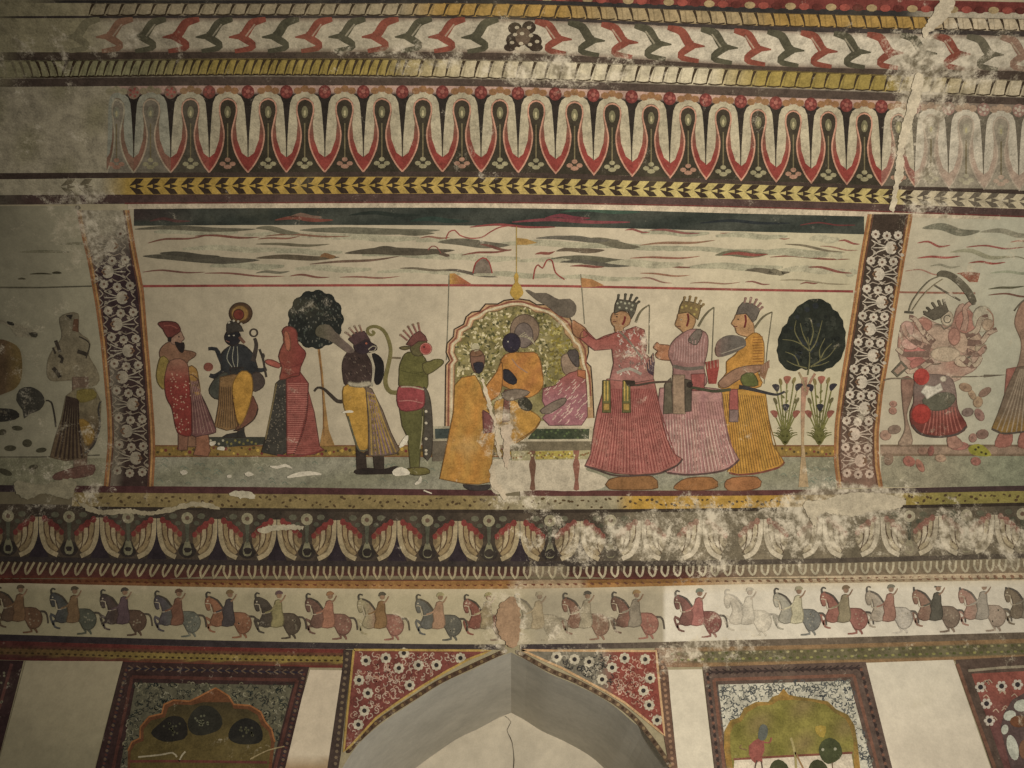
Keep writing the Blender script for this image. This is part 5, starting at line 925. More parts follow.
p = f.part('skirt', .001, 'brown striped skirt'); p.fill(I2([(430, 100), (500, 50), (610, 50), (652, 140), (645, 300), (605, 415), (545, 500), (430, 516), (328, 492), (360, 370), (400, 250)]), lambda x, y: mixc(col('776c50'), col('5b4a34'), (y - 405) / 25), grid=7); pleats(p, I2([(430, 100), (510, 120)]), I2([(345, 490), (430, 508), (545, 495)]), 7, '3a2c22', 2.0); p.stroke(I2([(652, 130), (635, 190), (645, 290), (605, 415), (548, 465)]), 2.0, '3f3a34'); p.stroke(I2([(300, 130), (335, 140), (355, 220), (365, 300)]), 1.6, '3a342a')
p.fill(I2([(515, 250), (570, 270), (610, 340), (590, 400), (555, 415), (535, 350)]), '85661f', smooth=True); p.fill(I2([(500, 70), (600, 60), (620, 110), (520, 140)]), '786a2c', smooth=True)
def blot(name, label, cat, Z, polys, z=.0060):
    q = Part(name, None, z, label=label, cat=cat)
    for pts, c in polys: q.fill(Z(pts), c, smooth=True)
blot('painted_animal', 'large ochre brown animal-like mass at the dark edge of the picture', 'animal shape', I1, [([(-80, 390), (0, 378), (60, 390), (130, 440), (148, 560), (130, 660), (60, 715), (-80, 720)], lambda x, y: mixc(col('57432c'), col('6e5a2f'), (x - 5) / 12))])
blot('dark_cloud', 'ragged blackish cloud-like blot beside the striped faded skirt', 'dark blot', I2, [([(130, 60), (200, 42), (270, 80), (292, 140), (260, 190), (200, 215), (160, 245), (150, 190), (110, 130)], '3a372e'), ([(-60, 190), (40, 180), (110, 195), (130, 235), (60, 262), (-60, 262)], '2d2a24')])
blot('horn', 'small outlined horn shape floating above the ochre mass', 'horn', I1, [([(-30, 245), (80, 268), (180, 300), (245, 340), (230, 366), (110, 358), (70, 300), (-30, 262)], '857d66'), ([(50, 262), (90, 270), (95, 290), (60, 284)], '2a2720'), ([(190, 335), (245, 336), (238, 366), (205, 358)], '3f3a2e')])
for i, (x, y, w, h) in enumerate([(18, 428, 9, 5), (3, 432, 7, 6), (11, 448, 10, 6), (28, 443, 8, 8), (42, 450, 9, 5), (6, 472, 12, 6), (34, 467, 8, 5)]):
    q = Part('dark_fleck', None, .0052, label='small blackish fleck low on the faded grey panel', cat='fleck', group='blackish flecks on the faded panel'); q.fill(ell(x, y, w * .6, h * .5, 9, RN.uniform(-.5, .5)), '45412f', smooth=True)
# ------------------------------------------------------------------ frieze of riders
t = Thing('rider_frieze_band', 'long cream band behind the row of painted horse riders', 'painted band', (512, 645))
p = Part('cream_ground', t, .0008, mat=M_GROUND)
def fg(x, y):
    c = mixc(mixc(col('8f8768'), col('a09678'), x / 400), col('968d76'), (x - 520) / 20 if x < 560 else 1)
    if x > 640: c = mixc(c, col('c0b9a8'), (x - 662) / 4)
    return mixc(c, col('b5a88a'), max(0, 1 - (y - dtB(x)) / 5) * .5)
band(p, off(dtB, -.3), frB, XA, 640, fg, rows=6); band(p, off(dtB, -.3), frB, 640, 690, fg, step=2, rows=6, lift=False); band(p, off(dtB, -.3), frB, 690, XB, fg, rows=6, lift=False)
HZ = lambda cx, cy, s: (lambda pts: [(cx + s * (x / 7.314 + 640 - 700), cy + s * (y / 7.314 + 575 - 617)) for x, y in pts])
SK2 = ['7a5a42', '8a6a50']
HORSES = [  # x, body, front, robe, turban, fade, words
 (22, '5d3c26', '4a3426', '6a4a2c', '4a3a28', .1, 'brown horse deep in shadow, hindmost of the frieze'), (76, '3f443a', '34363c', '6b4f30', '3f3528', 0, 'dark green and blue horse with a brown flank'), (126, '42291f', '33242a', '4a3340', '2c2424', 0, 'very dark maroon horse with black crest'), (180, '54584f', '3a3440', '6a3f2c', '50301f', .05, 'bluish grey horse with dark mane'), (231, '7a4b30', '7a4b30', '2c2630', '6e5530', .05, 'tan brown horse under a black-robed rider'),
 (280, '3c2f26', '2f2724', '7d7448', '4a3038', .1, 'black horse with mottled haunches'), (331, '6a4238', '55362e', '8d5a44', '7d5430', .05, 'reddish horse with spotted haunch and dark tail'), (383, '7d4a40', '8a8060', '6f4e24', '2f2a22', .12, 'pale-necked horse with red legs'), (441, '3f403c', '45484a', '8f6a50', '857d54', .05, 'blue grey horse with black hindquarters'), (489, '6b342a', '6b342a', '8a7a58', '7d7444', .1, 'maroon horse half cut by the brown plaster knob'),
 (540, '857a62', '80765c', '94805a', '8a7d60', .5, 'almost vanished grey horse just past the plaster knob'), (588, '74503e', '6a4030', '8a8068', '2f2b26', .18, 'brown-necked horse whose body has flaked away'), (637, '8a5448', '4f2f24', '7a7060', '86683a', .14, 'dark-necked horse with a pink rump, before the white patch'), (700, '6e2c27', '5c2a24', '8c4a44', '5f6a5c', 0, 'bright red-brown horse against fresh white ground'), (750, 'a39a86', '8a7f6c', '9c9482', '7d7664', .6, 'ghostly outlined horse behind the bright red-brown one'),
 (799, '5d5f5c', '8c8878', 'a59f80', '8a8468', .1, 'grey horse with a pale neck'), (846, '7d4238', '7d4436', '74694c', '5f4a2c', .05, 'red horse with rider in olive'), (891, 'a39c90', '8f8270', '84503f', '565444', .15, 'whitish horse with rider in dull red skirt'), (938, '6b5848', '7a5442', '37352a', '2c2a26', .05, 'brown horse ridden by a dark green rider'), (984, '84705f', '8a5c4c', '80786c', '8f8a70', .18, 'beige horse with pinkish neck'), (1030, '5d4f40', '63543f', '6f6656', '57503c', .1, 'dark brown horse leaving the picture edge')]
HB = [(250, 225), (258, 182), (285, 172), (335, 205), (375, 255), (400, 288), (470, 292), (545, 296), (588, 340), (592, 390), (570, 432), (530, 450), (492, 432), (470, 388), (420, 365), (370, 388), (330, 396), (288, 372), (298, 330), (312, 292), (296, 232), (288, 268), (266, 274)]
for i, (hx, cb, cf, cr_, ct, fd, words_) in enumerate(HORSES):
    cy_ = (dtB(hx) + frB(hx)) / 2 + .5; sc_ = 1.0 if hx > 520 else .98; Z = HZ(hx, cy_, sc_); gnd = fg(hx, 620); fd = max(fd, .10)
    fx = lambda h: mixc(col(h), gnd, fd)
    t = Thing('painted_horse', words_, 'painted horse', (hx, frB(hx) - 2), 'galloping horses of the frieze')
    p = Part('body', t, .0046); p.ol = .5 * (1 - fd); p.fill(Z(HB), lambda x, y, a=fx(cf), b_=fx(cb), h=hx: mixc(a, b_, (x - h + 16) / 14), smooth=True, grid=9)
    p.dot(*Z([(268, 205)])[0], .8, fx('b0a58c')); 
    if fd < .5:
        for k in range(7): p.dot(*Z([(RN.uniform(495, 575), RN.uniform(320, 420))])[0], 1.0, mixc(fx(cb), fx('a39a80'), .35), n=5)
    m = Part('mane', t, .0054); m.stroke(Z([(285, 175), (340, 200), (385, 262)]), 1.8, fx('2c2420'))
    pl2 = Part('plume', t, .0054); pl2.stroke(Z([(262, 182), (258, 155), (270, 140), (290, 148)]), 2.2, fx('2a2624'), w2=1.4)
    tl = Part('tail', t, .0044); tl.stroke(Z([(575, 322), (610, 322), (630, 350), (638, 410)]), 2.4, fx('332a26'), w2=1.6)
    for pts in ([(300, 360), (255, 330), (258, 370), (275, 412)], [(310, 380), (275, 385), (285, 425), (325, 437)], [(520, 430), (548, 462), (556, 482)], [(500, 430), (515, 470), (450, 478)]):
        lg_ = Part('leg', t, .0043); lg_.stroke(Z(pts), 3.0, fx(cb if pts[0][0] > 400 else cf), w2=1.6)
    if fd < .5:
        rn = Part('bridle', t, .0056); rn.stroke(Z([(252, 225), (288, 230), (300, 295), (370, 282)]), .9, fx('9c9078')); 
    r = Thing('painted_rider', 'rider on the ' + words_.replace(' under a black-robed rider', ' with tan coat').replace(' with rider in olive', '').replace(' with rider in dull red skirt', '').replace(' ridden by a dark green rider', ' , himself dark green').replace(' ,', ','), 'painted rider', Z([(420, 380)])[0], 'riders of the frieze')
    rb = Part('robe', r, .0062); rb.ol = .5 * (1 - fd); rb.fill(Z([(408, 200), (450, 196), (456, 270), (468, 330), (458, 388), (375, 392), (388, 330), (380, 285), (398, 250)]), fx(cr_), smooth=True); rb.stroke(Z([(440, 210), (465, 190), (484, 155)]), 1.8, fx(SK2[0]), w2=1.0); rb.stroke(Z([(405, 230), (380, 270), (330, 290)]), 1.6, fx(cr_))
    hd = Part('head', r, .0066); hd.fill(Z(ell(436, 158, 20, 24, 10)), fx(SK2[0]))
    tb = Part('turban', r, .0072); tb.fill(Z([(408, 158), (412, 132), (440, 122), (466, 140), (452, 152), (430, 148)]), fx(ct), smooth=True)
# ------------------------------------------------------------------ lower wall
p = Part('edge_line', border('dark_stripe', 'dark stripe on which the horse riders gallop', base=(512, 650)), .0025)
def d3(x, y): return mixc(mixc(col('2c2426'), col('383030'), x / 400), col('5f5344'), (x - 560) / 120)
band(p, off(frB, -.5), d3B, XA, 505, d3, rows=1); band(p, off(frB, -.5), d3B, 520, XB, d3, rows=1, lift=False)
t = border('red_ochre_border', 'red and ochre beaded border on the lamp-shadowed half of the lower wall', base=(180, 668)); p = Part('ground', t, .002)
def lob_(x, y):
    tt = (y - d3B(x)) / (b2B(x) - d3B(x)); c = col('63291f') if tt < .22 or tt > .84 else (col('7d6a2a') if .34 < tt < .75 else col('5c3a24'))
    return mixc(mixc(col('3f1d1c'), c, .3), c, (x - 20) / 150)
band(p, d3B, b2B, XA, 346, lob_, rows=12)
q = Part('bead_pattern', t, .003, label='rows of dark beads')
for i in range(70):
    x = -80 + i * 6.1; h = b2B(x) - d3B(x); q.dot(x, d3B(x) + h * .36, 1.5, '3f2a16', n=6, ry=1.1); q.dot(x + 3, d3B(x) + h * .62, 1.7, '39290f', n=6, ry=1.1)
t = border('olive_beaded_border', 'worn olive green beaded border on the brighter half of the lower wall', base=(840, 662)); p = Part('ground', t, .002)
def rob_(x, y):
    tt = (y - d3B(x)) / (b2B(x) - d3B(x)); c = mixc(col('625c42'), col('585236'), .5 + .5 * math.sin(x / 9.0)) if .2 < tt < .8 else col('7d6240')
    return mixc(mixc(col('80644e'), c, (x - 660) / 50), c, (x - 700) / 50)
band(p, d3B, b2B, 655, XB, rob_, rows=12)
q = Part('bead_pattern', t, .003, label='rows of olive and cream beads')
for i in range(64):
    x = 672 + i * 6.8; h = b2B(x) - d3B(x); q.dot(x, d3B(x) + h * .32, 1.8, '8a8358' if i % 2 else '4f5028', n=6, ry=1.3); q.dot(x + 3, d3B(x) + h * .62, 1.9, '4a4f22' if i % 2 else '7d7a40', n=6, ry=1.3)
def plain(label, pts, c, base):
    q = Part('white_panel', None, .0022, mat=M_WHITE, label=label, cat='wall panel', group='plain white panels of the lower wall', base=base); q.fill(pts, c)
    return q
def ext(pts): return pts
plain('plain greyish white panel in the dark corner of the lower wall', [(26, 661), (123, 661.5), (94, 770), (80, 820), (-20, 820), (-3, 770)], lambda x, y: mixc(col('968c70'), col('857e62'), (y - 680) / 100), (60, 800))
q = plain('narrow white panel between the dim arched picture and the red flowered spandrel', [(310, 670), (343, 670.5), (330.5, 762), (322, 820), (270, 820), (284, 762)], lambda x, y: col('bcae95') if y < 758 else col('97805f'), (310, 800))
plain('narrow bright white panel between flowered spandrel and green arched picture', [(667.5, 670), (702, 669.5), (714, 770), (720, 820), (684, 820), (677.5, 770)], 'bbb39f', (695, 800))
plain('widest bright white panel of the lower wall', [(865.5, 663), (953, 660), (991, 770), (1008, 820), (906, 820), (892.5, 770)], lambda x, y: mixc(col('b9b2a0'), col('c0b6a2'), (y - 670) / 80), (930, 800))
# arched pictures
def arched(label, outer, inner, arch, c_, base):
    t = Thing('arched_picture', label, 'framed picture', base, 'framed arched pictures of the lower wall')
    p = Part('frame', t, .0024, label='dark painted frame'); p.fill(outer, c_['frame'])
    ol = lambda a, b, k: (a[0] + (b[0] - a[0]) * k, a[1] + (b[1] - a[1]) * k)
    for k, c2, w in ((.32, c_['f2'], 2.2), (.72, c_['f3'], 3.2)):
        m = [ol(a, b, k) for a, b in zip(outer, inner)]; p.stroke([m[3], m[0]], w, c2, smooth=False); p.stroke([m[0], m[1]], w, c2, smooth=False, dz=.6); p.stroke([m[1], m[2]], w, c2, smooth=False, dz=.7)
    m = [ol(a, b, .3) for a, b in zip(outer, inner)]
    for i in range(22):
        k = (i + .5) / 22; x, y = ol(m[0], m[1], k); d = 2.2 if k < .45 else -2.2; p.stroke([(x - d, y - 2.4), (x + d, y), (x - d, y + 2.4)], 1.5, c_['mark'], smooth=False, dz=1.2)
    for a, b in ((m[0], m[3]), (m[1], m[2])):
        for i in range(24): x, y = ol(a, b, (i + .5) / 24); p.dot(x, y, 1.7, c_['mark'] if i % 2 else c_['f3'], n=6, dz=1.2)
    g = Part('scroll_ground', t, .0032, label='pale ground with dark scrollwork'); g.fill(inner, c_['ground'])
    g.up()
    for i in range(1100):
        u, v = RN.random(), RN.random(); a = ol(inner[0], inner[1], u); b = ol(inner[3], inner[2], u); x, y = ol(a, b, v)
        if y > 775 or inside(x, y, arch): continue
        an = RN.uniform(0, 6.28); r_ = RN.uniform(1.2, 2.6); g.stroke([(x + r_ * math.cos(an + k), y + r_ * math.sin(an + k)) for k in (0, .9, 1.8, 2.7)], RN.uniform(.8, 1.3), RN.choice(c_['scroll']), smooth=False, dz=.1 * (i % 9))
    return t
OL = [(123, 662), (309.5, 667), (285, 770), (95.5, 770)]; IL = [(136, 683), (293, 685.5), (271, 770), (120, 770)]
K4 = Zc(100, 650, 4.655)
AL = K4([(130, 560), (132, 470), (150, 430), (188, 412), (190, 360), (230, 312), (290, 298), (300, 255), (345, 235), (420, 240), (470, 215), (540, 178), (600, 215), (625, 255), (700, 260), (750, 290), (770, 335), (800, 370), (815, 430), (800, 560)])
t = arched('dim brown arched picture with three round dark trees', OL, IL, AL, dict(frame='35221f', f2='27202a', f3='4f2d24', mark='5f4c38', ground='55523f', scroll=['1f241f', '262b26', '2c2a22', '7a7660', '3a3a2e', '6e6a50']), (200, 768))
p = Part('scalloped_arch', t, .0042, label='orange brown scalloped arch edge'); p.fill(AL, '5d381b', smooth=False); p.stroke(AL[1:-1], 1.6, '8a5626', smooth=False)
p = Part('meadow', t, .0048, label='olive brown meadow inside the arch'); p.fill(K4([(142, 560), (145, 475), (165, 440), (205, 425), (205, 370), (240, 330), (305, 315), (320, 270), (350, 255), (430, 258), (480, 245), (610, 245), (625, 275), (690, 278), (735, 305), (752, 350), (785, 380), (798, 430), (785, 560)]), lambda x, y: mixc(col('38301b'), col('56491f'), (y - 700) / 45), grid=8); p.stroke(K4([(140, 520), (400, 520), (780, 525)]), 2.5, '5f2f28')
p.stroke(K4([(180, 500), (280, 490), (340, 480), (360, 500)]), 1.6, '9a9076'); p.stroke(K4([(370, 520), (385, 490), (400, 475)]), 1.6, '9a9076'); p.stroke(K4([(700, 510), (780, 470), (860, 450)]), 1.2, '8a7a54')
for k_, (pts, c) in enumerate((([(240, 390), (280, 345), (330, 310), (390, 320), (410, 370), (395, 415), (300, 428)], '211d17'), ([(410, 350), (425, 300), (470, 262), (530, 270), (570, 320), (560, 370), (480, 400), (430, 390)], '29271e'), ([(600, 410), (620, 350), (680, 318), (740, 345), (760, 400), (740, 435), (650, 440)], '1e1c17'))):
    q = Part('painted_tree_crown', t, .0056, label='round dark tree'); q.fill(K4(pts), c, smooth=True)
    for j in range(14): a, r_ = RN.uniform(0, 6.28), RN.uniform(0, 55); q.dot(*K4([(sum(x for x, _ in pts) / len(pts) + r_ * math.cos(a), sum(y for _, y in pts) / len(pts) + r_ * math.sin(a) * .6)])[0], 1.3, '45442f' if k_ != 1 else '5a5a44', n=5, dz=1)
OR = [(702.5, 667), (865.5, 662), (892.5, 770), (714.5, 770)]; IR = [(718, 685), (849, 681), (873, 770), (728, 770)]
K5 = Zc(690, 650, 4.876)
AR = K5([(180, 600), (165, 480), (165, 400), (195, 345), (240, 330), (262, 285), (320, 255), (380, 255), (400, 230), (430, 220), (455, 190), (480, 220), (520, 228), (590, 238), (670, 252), (710, 290), (770, 318), (800, 370), (815, 450), (830, 600)])
t = arched('bright olive green arched picture with a small pink-clad person', OR, IR, AR, dict(frame='53433a', f2='3a2d2a', f3='6a4838', mark='2f2522', ground='a8a594', scroll=['46494a', '565856', '6a6a60', '3c4042']), (795, 768))
p = Part('scalloped_arch', t, .0042, label='yellow ochre scalloped arch edge'); p.fill(AR, lambda x, y: mixc(col('8f6d24'), col('6b5a26'), .5 + .5 * math.sin(x * 1.1 + y)), grid=6)
IA = K5([(210, 600), (195, 480), (195, 410), (215, 365), (250, 350), (280, 305), (330, 275), (400, 268), (430, 248), (500, 245), (590, 252), (660, 268), (700, 305), (755, 335), (780, 380), (795, 450), (800, 600)])
p = Part('meadow', t, .0048, label='olive green field'); p.fill(IA, lambda x, y: mixc(col('77702a'), mixc(col('69641f'), col('756638'), .5 + .5 * math.sin(x / 7)), .5 + .5 * math.sin(y / 6.0 + x / 15)), grid=6)
p = Part('white_foreground', t, .0054, label='white foreground under red line'); p.fill(K5([(215, 540), (500, 520), (785, 508), (800, 600), (210, 600)]), 'b8ad98'); p.stroke(K5([(210, 535), (500, 518), (790, 503)]), 2.2, '6e3f30')
q = Part('small_person', t, .0064, label='small pink-clad bending person with grey head'); q.fill(K5([(285, 470), (310, 445), (340, 430), (358, 445), (362, 490), (350, 520), (352, 552), (335, 545), (318, 556), (300, 540), (285, 510)]), '86493f'); q.fill(K5([(330, 432), (335, 385), (350, 365), (372, 372), (378, 400), (370, 430), (352, 445)]), '565a54', smooth=True); q.stroke(K5([(350, 450), (385, 455), (395, 430)]), 1.6, '86493f'); q.stroke(K5([(345, 545), (350, 575), (345, 600)]), 1.4, '4a3a30'); q.stroke(K5([(325, 540), (315, 575), (330, 600)]), 1.4, '4a3a30'); q.stroke(K5([(275, 490), (240, 480), (250, 465)]), 1.3, '6a5434')
q = Part('painted_tree_crown', t, .0064, label='dark green round tree'); q.fill(K5([(625, 490), (640, 450), (680, 430), (725, 455), (740, 510), (710, 545), (670, 558), (640, 535)]), '3f4426', smooth=True); q.dot(*K5([(645, 488)])[0], 1.6, '8f8f78', dz=1); q.dot(*K5([(705, 485)])[0], 1.6, '8f8f78', dz=1); q.stroke(K5([(690, 550), (695, 600)]), 1.2, '5c4a34')
for cx_ in (430, 620):
    q = Part('painted_tree_crown', t, .0064, label='low dark bush'); q.fill(K5([(cx_ - 40, 600), (cx_ - 35, 555), (cx_, 535), (cx_ + 40, 560), (cx_ + 45, 600)]), '3a3c22', smooth=True)
q = Part('palm_stem', t, .0066, label='pale forked stem'); q.stroke(K5([(490, 430), (510, 510), (515, 600)]), 2.4, '8f8452'); q.stroke(K5([(510, 500), (550, 580)]), 1.8, '8a6a40'); q = Part('yellow_bush', t, .0066); q.fill(K5([(610, 375), (660, 375), (650, 430), (615, 410)]), '8f7a24', smooth=True)
t = Thing('arched_picture', 'red daisy-strewn picture with white scalloped petals, cut by the corner', 'framed picture', (1000, 768), 'framed arched pictures of the lower wall')
p = Part('frame', t, .0024, label='dark brown painted frame'); p.fill([(955, 660), (1110, 652), (1110, 775), (994, 775)], '4f4036'); p.stroke([(957, 664), (974, 712), (997, 775)], 3.5, '6a4a38', smooth=False); p.stroke([(968, 671), (1000, 668), (1110, 662)], 2.5, '877d68', smooth=False)
p = Part('red_ground', t, .0034, label='dull red ground with tendrils'); p.fill([(971, 674), (1110, 667), (1110, 775), (1006, 775)], lambda x, y: mixc(col('7d4438'), col('5f3c38'), (y - 690) / 40))
for i in range(26):
    x, y = RN.uniform(980, 1026), RN.uniform(678, 755)
    if x > 972 + (y - 674) * .34 + 4: p.stroke([(x - 3, y), (x, y - 2.5), (x + 3, y + 1)], 1.1, 'a08a74', dz=.8)
for x, y in ((980, 687.5), (1001, 686.5), (986, 704), (989, 721), (1017, 685)):
    q = Part('daisy', t, .0044)
    for k in range(6): q.dot(x + 3.7 * math.cos(k * 1.047), y + 3.7 * math.sin(k * 1.047), 2.1, 'a8a092', n=6, dz=.5 + .05 * k)
    q.dot(x, y, 2.7, '2c2528', dz=1.4)
q = Part('scalloped_arch', t, .0048, label='brown arch with rounded white petals')
q.fill([(1012, 775), (1004, 745), (1000, 728), (1004, 712), (1012, 700), (1030, 690), (1110, 690), (1110, 775)], '4f3f3c', smooth=False)
for x, y, rx, ry, ro_ in ((1012, 748, 5.5, 13, -.25), (1009, 716, 6.5, 5, -.4), (1021, 706, 8, 6, -.2), (1004, 730, 3.5, 5, .2)): q.fill(ell(x, y, rx, ry, 14, ro_), 'a3a698')
q.fill(ell(1018, 722, 9, 6, 12), '5f3a20'); q.fill(ell(1024, 750, 6, 10, 12), '6a4a34')
t = Thing('arched_picture', 'edge of a dark red picture in the dimmest corner, beside the greyish panel', 'framed picture', (2, 740), 'framed arched pictures of the lower wall'); p = Part('frame', t, .0024); p.fill([(-90, 658), (24, 661), (-5, 775), (-90, 775)], '33201f'); p.stroke([(12, 664), (2, 700), (-10, 740)], 3, '52302a', smooth=False)
for i in range(20): p.dot(RN.uniform(-20, 10), RN.uniform(672, 705), 1.4, '6e6a54', n=5, dz=1)
# spandrels
def spandrel(label, outline, ycol, flowers, base, gc, dark):
    t = Thing('flowered_spandrel', label, 'spandrel', base, 'flowered spandrels above the arch')
    p = Part('ground', t, .0030); p.fill(outline, gc, grid=8); e = Part('edge_line', t, .0048, label='yellow edge line'); e.stroke(outline + [outline[0]], 2.2, ycol, smooth=False)
    g = Part('tendril', t, .0036, label='curling pale tendrils')
    xs = [x for x, _ in outline]; ys = [y for _, y in outline]; n = 0
    for i in range(2500):
        x, y = RN.uniform(min(xs), max(xs)), RN.uniform(min(ys), max(ys))
        if not (inside(x, y, outline) and inside(x - 5, y + 3, outline) and inside(x + 5, y + 3, outline) and inside(x, y - 4, outline)) or any(math.dist((x, y), (a, b)) < 7 for a, b in flowers): continue
        a = RN.uniform(0, 6.28); r_ = RN.uniform(1.5, 3); g.stroke([(x + r_ * math.cos(a + k), y + r_ * math.sin(a + k)) for k in (0, .9, 1.8, 2.7, 3.6)], 1.0, dark(x), smooth=False, dz=.1 * (n % 8)); n += 1
        if n > 190: break
    for x, y in flowers:
        f_ = Part('daisy', t, .0042)
        for k in range(8): f_.dot(x + 3.8 * math.cos(k * .785), y + 3.8 * math.sin(k * .785), 1.9, 'a8a08a', n=6, dz=.5 + .04 * k)
        f_.dot(x, y, 3.0, 'a39a84', dz=.9); f_.dot(x, y, 2.3, '2a2423', n=9, dz=1.5)
    return t
Y1 = Zc(256, 576, 4); Y2 = Zc(512, 576, 4)
def rim(label, pts, w, c, base, c2):
    q = Part('arch_rim', None, .0040, label=label, cat='arch rim', group='painted rims of the arch', base=base); q.stroke(pts, w, c)
    L_ = cr(pts, False, 5)
    for i, (x, y) in enumerate(L_): q.dot(x, y, 1.8, c2 if i % 2 else '3a2a1c', n=6, dz=1)
spandrel('red spandrel with white daisies, on the dimmer shoulder of the arch', Y1([(392, 297), (940, 300), (850, 335), (760, 384), (660, 445), (560, 512), (480, 570), (430, 625), (385, 675), (352, 704), (365, 560)]), '9c8038', Y1([(440, 340), (520, 330), (572, 370), (650, 358), (722, 358), (818, 330), (413, 418), (448, 470), (615, 438), (434, 540), (410, 596)]) + [(404, 653.5)], (420, 690), lambda x, y: mixc(col('703a30'), col('68332b'), (y - 650) / 60), lambda x: RN.choice(['a38f7c', '94705c', 'a08a78', '5f2f28']))
spandrel('worn spandrel, half grey with dark scrolls and half red with daisies', Y2([(40, 298), (150, 300), (576, 302), (592, 470), (610, 640), (540, 580), (450, 508), (370, 460), (290, 418), (200, 370), (110, 330)]), 'ab8a60', Y2([(450, 330), (532, 335), (400, 368), (308, 345), (552, 410), (525, 460), (548, 518), (580, 578), (178, 325), (360, 415), (250, 335)]), (610, 700), lambda x, y: mixc(col('6a6455'), col('78392d'), (x - 600) / 16), lambda x: RN.choice(['2c2a28', '3d3a34', '9c9582']) if x < 612 else RN.choice(['a58a78', '6a2c24', '98705c']))
rim('dark brown rim along the dimmer shoulder of the arch', [(506, 651), (471, 667), (440, 682), (416, 697), (394, 711), (376, 724), (360, 739), (348, 752)], 4.6, '4a3524', (350, 755), '6f5a34')
rim('flaking brown rim along the brighter shoulder of the arch', [(517, 652), (549, 670), (575, 681), (600, 694), (618, 705), (636, 720), (650, 737), (661, 752), (670, 766)], 4.6, '544230', (668, 766), '7d6848')
def jambf(label, pts, c, c2, base):
    q = Part('spandrel_frame', None, .0036, label=label, cat='frame strip', group='upright frame strips beside the spandrels', base=base); q.fill(pts, c)
    (ax, ay), (bx_, by) = ((347.5, 654), (335, 770)) if pts[0][0] < 500 else ((662, 662), (673, 770))
    for i in range(20): q.dot(ax + (bx_ - ax) * i / 19, ay + (by - ay) * i / 19, 1.8, c2, n=6, dz=1)
jambf('dark upright strip between narrow white panel and red spandrel', [(343.5, 650), (352.5, 650), (347, 700), (341, 755), (338, 772), (327, 772), (343, 665)], '3d3029', '6a5a44', (335, 770))
jambf('brownish upright strip between grey-red spandrel and bright narrow panel', [(657, 650), (668, 670), (672, 720), (678, 772), (670, 772), (664, 738), (659, 690)], '5d4536', '8a6a50', (673, 770))
# ------------------------------------------------------------------ damage: plaster losses and cracks
def patch(label, pts, c='b5a98f', smooth=True, z=.0140, base=None):
    q = Part('plaster_patch', None, z, mat=M_BARE, label=label, cat='plaster patch', group='bare plaster patches', base=base); q.flatwear = .1; L_ = dens(cr(pts, True, 5), True, 2.6); q.fill([(x + RN.uniform(-1.1, 1.1), y + RN.uniform(-.9, .9)) for x, y in L_], c, grid=8); return q
patch('brown smooth plaster knob at the tip of the arch, interrupting the horse riders', [(512, 598), (501, 606), (496, 617), (497, 630), (502, 640), (508, 647), (514, 650), (519, 641), (520, 625), (519, 608)], '94775a', z=.016)
patch('pale diagonal repair strip at the top corner crossing the red scalloped border', [(941, -3), (954, -3), (949, 12), (938, 24), (929, 30), (924, 38), (921, 30), (928, 18)], 'b9ad95')
patch('long cream crack repair running down through the last lotus loop', [(915, 72), (923, 78), (917, 104), (908, 132), (902, 152), (903, 170), (897, 188), (893, 211), (888, 206), (892, 188), (894, 168), (897, 142), (904, 112), (910, 90)], 'bdb198')
patch('ragged cream patch breaking the ochre leaf border beneath the oval tree', [(803, 503), (820, 501), (832, 497), (855, 493), (885, 495), (905, 501), (898, 509), (872, 512), (850, 517), (820, 514), (814, 528), (806, 514)], 'aca189')
patch('bare grey patch between the broken ends of the maroon stripe', [(17, 480), (40, 484), (75, 478), (76, 492), (70, 500), (45, 494), (30, 500), (18, 494)], '8a8268')
patch('long wavy pale flake along the dark end of the acanthus frieze', [(80, 503), (90, 506), (104, 511), (128, 509), (150, 512), (175, 507), (190, 503), (208, 503), (222, 510), (205, 508), (190, 508), (175, 512), (150, 516), (128, 514), (104, 516), (88, 511)], '958a6e')
patch('white flake on the ochre leaf border below the bearded man', [(230, 494), (240, 490), (252, 493), (256, 500), (244, 499), (234, 497)], 'b0a88f')
patch('slim white flake across acanthus petals under the woman in red', [(258, 530), (275, 526), (300, 526), (304, 530), (280, 531), (262, 534)], 'a39a80')
patch('long narrow white scar down the side of the orange-robed attendant', D2([(262, -10), (275, -10), (310, 90), (345, 220), (368, 300), (375, 400), (395, 490), (380, 500), (355, 380), (345, 270), (300, 150)]), 'b5a68c')
patch('white scar over the lap of the seated central figure', D2([(398, 290), (440, 280), (470, 300), (455, 350), (448, 470), (430, 570), (405, 500), (410, 400), (390, 340)]), 'b09f88')
patch('jagged plaster loss at the foot of the attendant in orange', D2([(320, 560), (350, 540), (360, 640), (400, 680), (430, 760), (400, 768), (360, 710), (325, 660)]), 'b3a58c')
CH = [(185, 472, 5, 3), (230, 476, 4, 2), (250, 474, 6, 3), (213, 443, 4, 3), (222, 448, 6, 3)]
for pts, w in (([(271, 466), (278, 467), (286, 465), (293, 468)], 2.2), ([(288, 477), (300, 474), (312, 473), (322, 474)], 3.2), ([(393, 473), (402, 471), (410, 473)], 6), ([(415, 484), (420, 481), (421, 476)], 2.6), ([(400, 447), (405, 441), (408, 435)], 3.6), ([(343, 412), (350, 411), (354, 411.5)], 1.8), ([(424, 490), (432, 494)], 3)):
    q = Part('paint_chip', None, .0130, mat=M_BARE, label='small white chip in the paint of the grey green terrace', cat='paint chip', group='white chips on the painted terrace'); q.flatwear = 0; q.stroke(pts, w * .5, 'c0b8a4', mid=w, w2=w * .4)
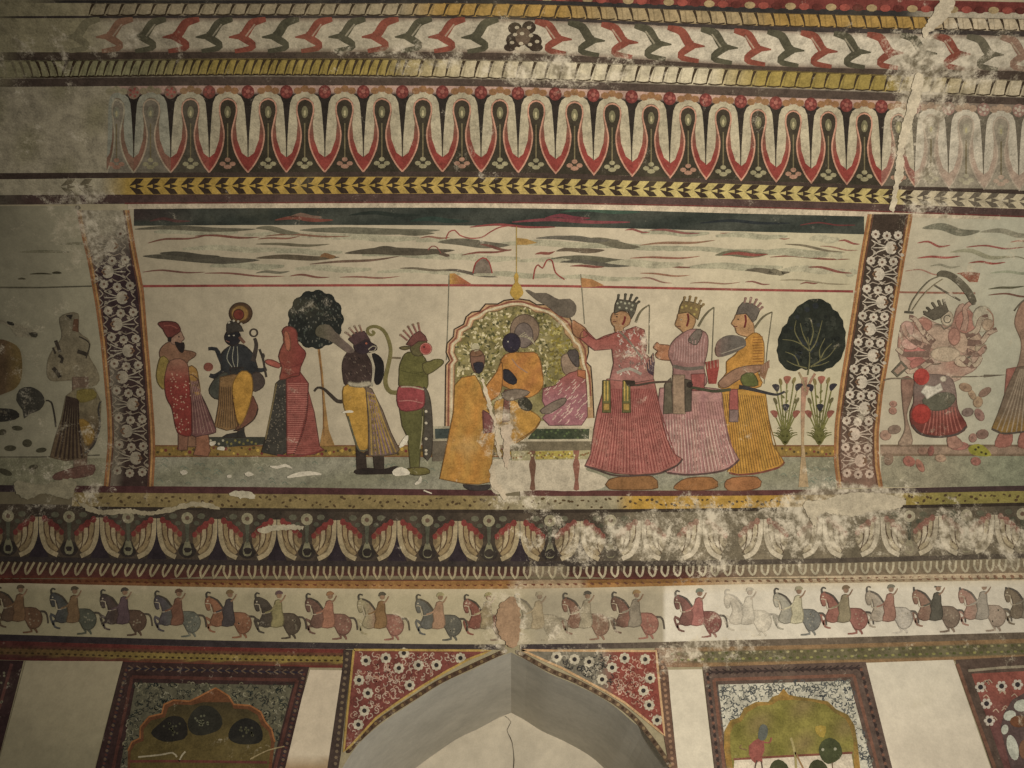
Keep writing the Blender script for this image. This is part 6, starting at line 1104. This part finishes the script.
for x, y, rx, ry in CH:
    q = Part('paint_chip', None, .0130, mat=M_BARE, label='small white chip in the paint of the grey green terrace', cat='paint chip', group='white chips on the painted terrace'); q.flatwear = 0; q.fill([(x + rx * RN.uniform(.6, 1) * math.cos(a * .9), y + ry * RN.uniform(.6, 1) * math.sin(a * .9)) for a in range(7)], 'b8b09c')
# cracks in the arch
def on_plane(px, py, Y):
    e = elev(py); z = EYE + Y * math.tan(e); depth = Y * math.cos(P) + (z - EYE) * math.sin(P); return Vector(((px - 512) / F * depth, Y, z))
def crack(label, pts, Y, w=1.0):
    v, f = [], []
    L_ = cr(pts, False, 4)
    for i, (x, y) in enumerate(L_):
        ww = w * RN.uniform(.4, 1.0) / 2; v += [on_plane(x - ww, y, Y), on_plane(x + ww, y, Y)]
        if i: f.append((2 * i - 2, 2 * i - 1, 2 * i + 1, 2 * i))
    o = raw('crack', v, f, '4a4438', M_PAINT, kind=None, w=0); o['label'] = label; o['category'] = 'crack'
crack('thin dark crack running down from the peak of the niche back wall', [(505, 716), (511, 722), (507, 730), (512, 742), (514, 760), (513, 770)], WY + ND - .004, 1.1)
for p_ in ALL:
    if p_.name.endswith('_pattern'): p_.kind = 'stuff'
for p_ in ALL: p_.build()
# ------------------------------------------------------------------ light, air and camera
w = bpy.data.worlds.new('World'); bpy.context.scene.world = w; w.use_nodes = True
w.node_tree.nodes['Background'].inputs[0].default_value = (.9, .95, 1, 1); w.node_tree.nodes['Background'].inputs[1].default_value = .10
def lamp(name, kind, loc, tgt, power, color, **kw):
    d = bpy.data.lights.new(name, kind); d.energy = power; d.color = color
    for k, v in kw.items(): setattr(d, k, v)
    o = bpy.data.objects.new(name, d); C.objects.link(o); o.location = loc
    o.rotation_euler = (Vector(tgt) - Vector(loc)).to_track_quat('-Z', 'Y').to_euler(); o['kind'] = 'helper'
    return o
lamp('camera_flash', 'SPOT', (0.75, -0.05, 1.62), S(640, 440), 640, (1, .955, .86), spot_size=math.radians(108), spot_blend=1.0, shadow_soft_size=.05)
cam = bpy.data.cameras.new('Camera'); cam.sensor_width = 36; cam.lens = F * 36 / 1024; cam.clip_start = .02
co = bpy.data.objects.new('Camera', cam); C.objects.link(co); co.location = (0, 0, EYE); co.rotation_euler = (math.radians(90) + P, 0, 0)
sc = bpy.context.scene; sc.camera = co
sc.view_settings.view_transform = 'Standard'; sc.view_settings.look = 'None'; sc.view_settings.exposure = 0
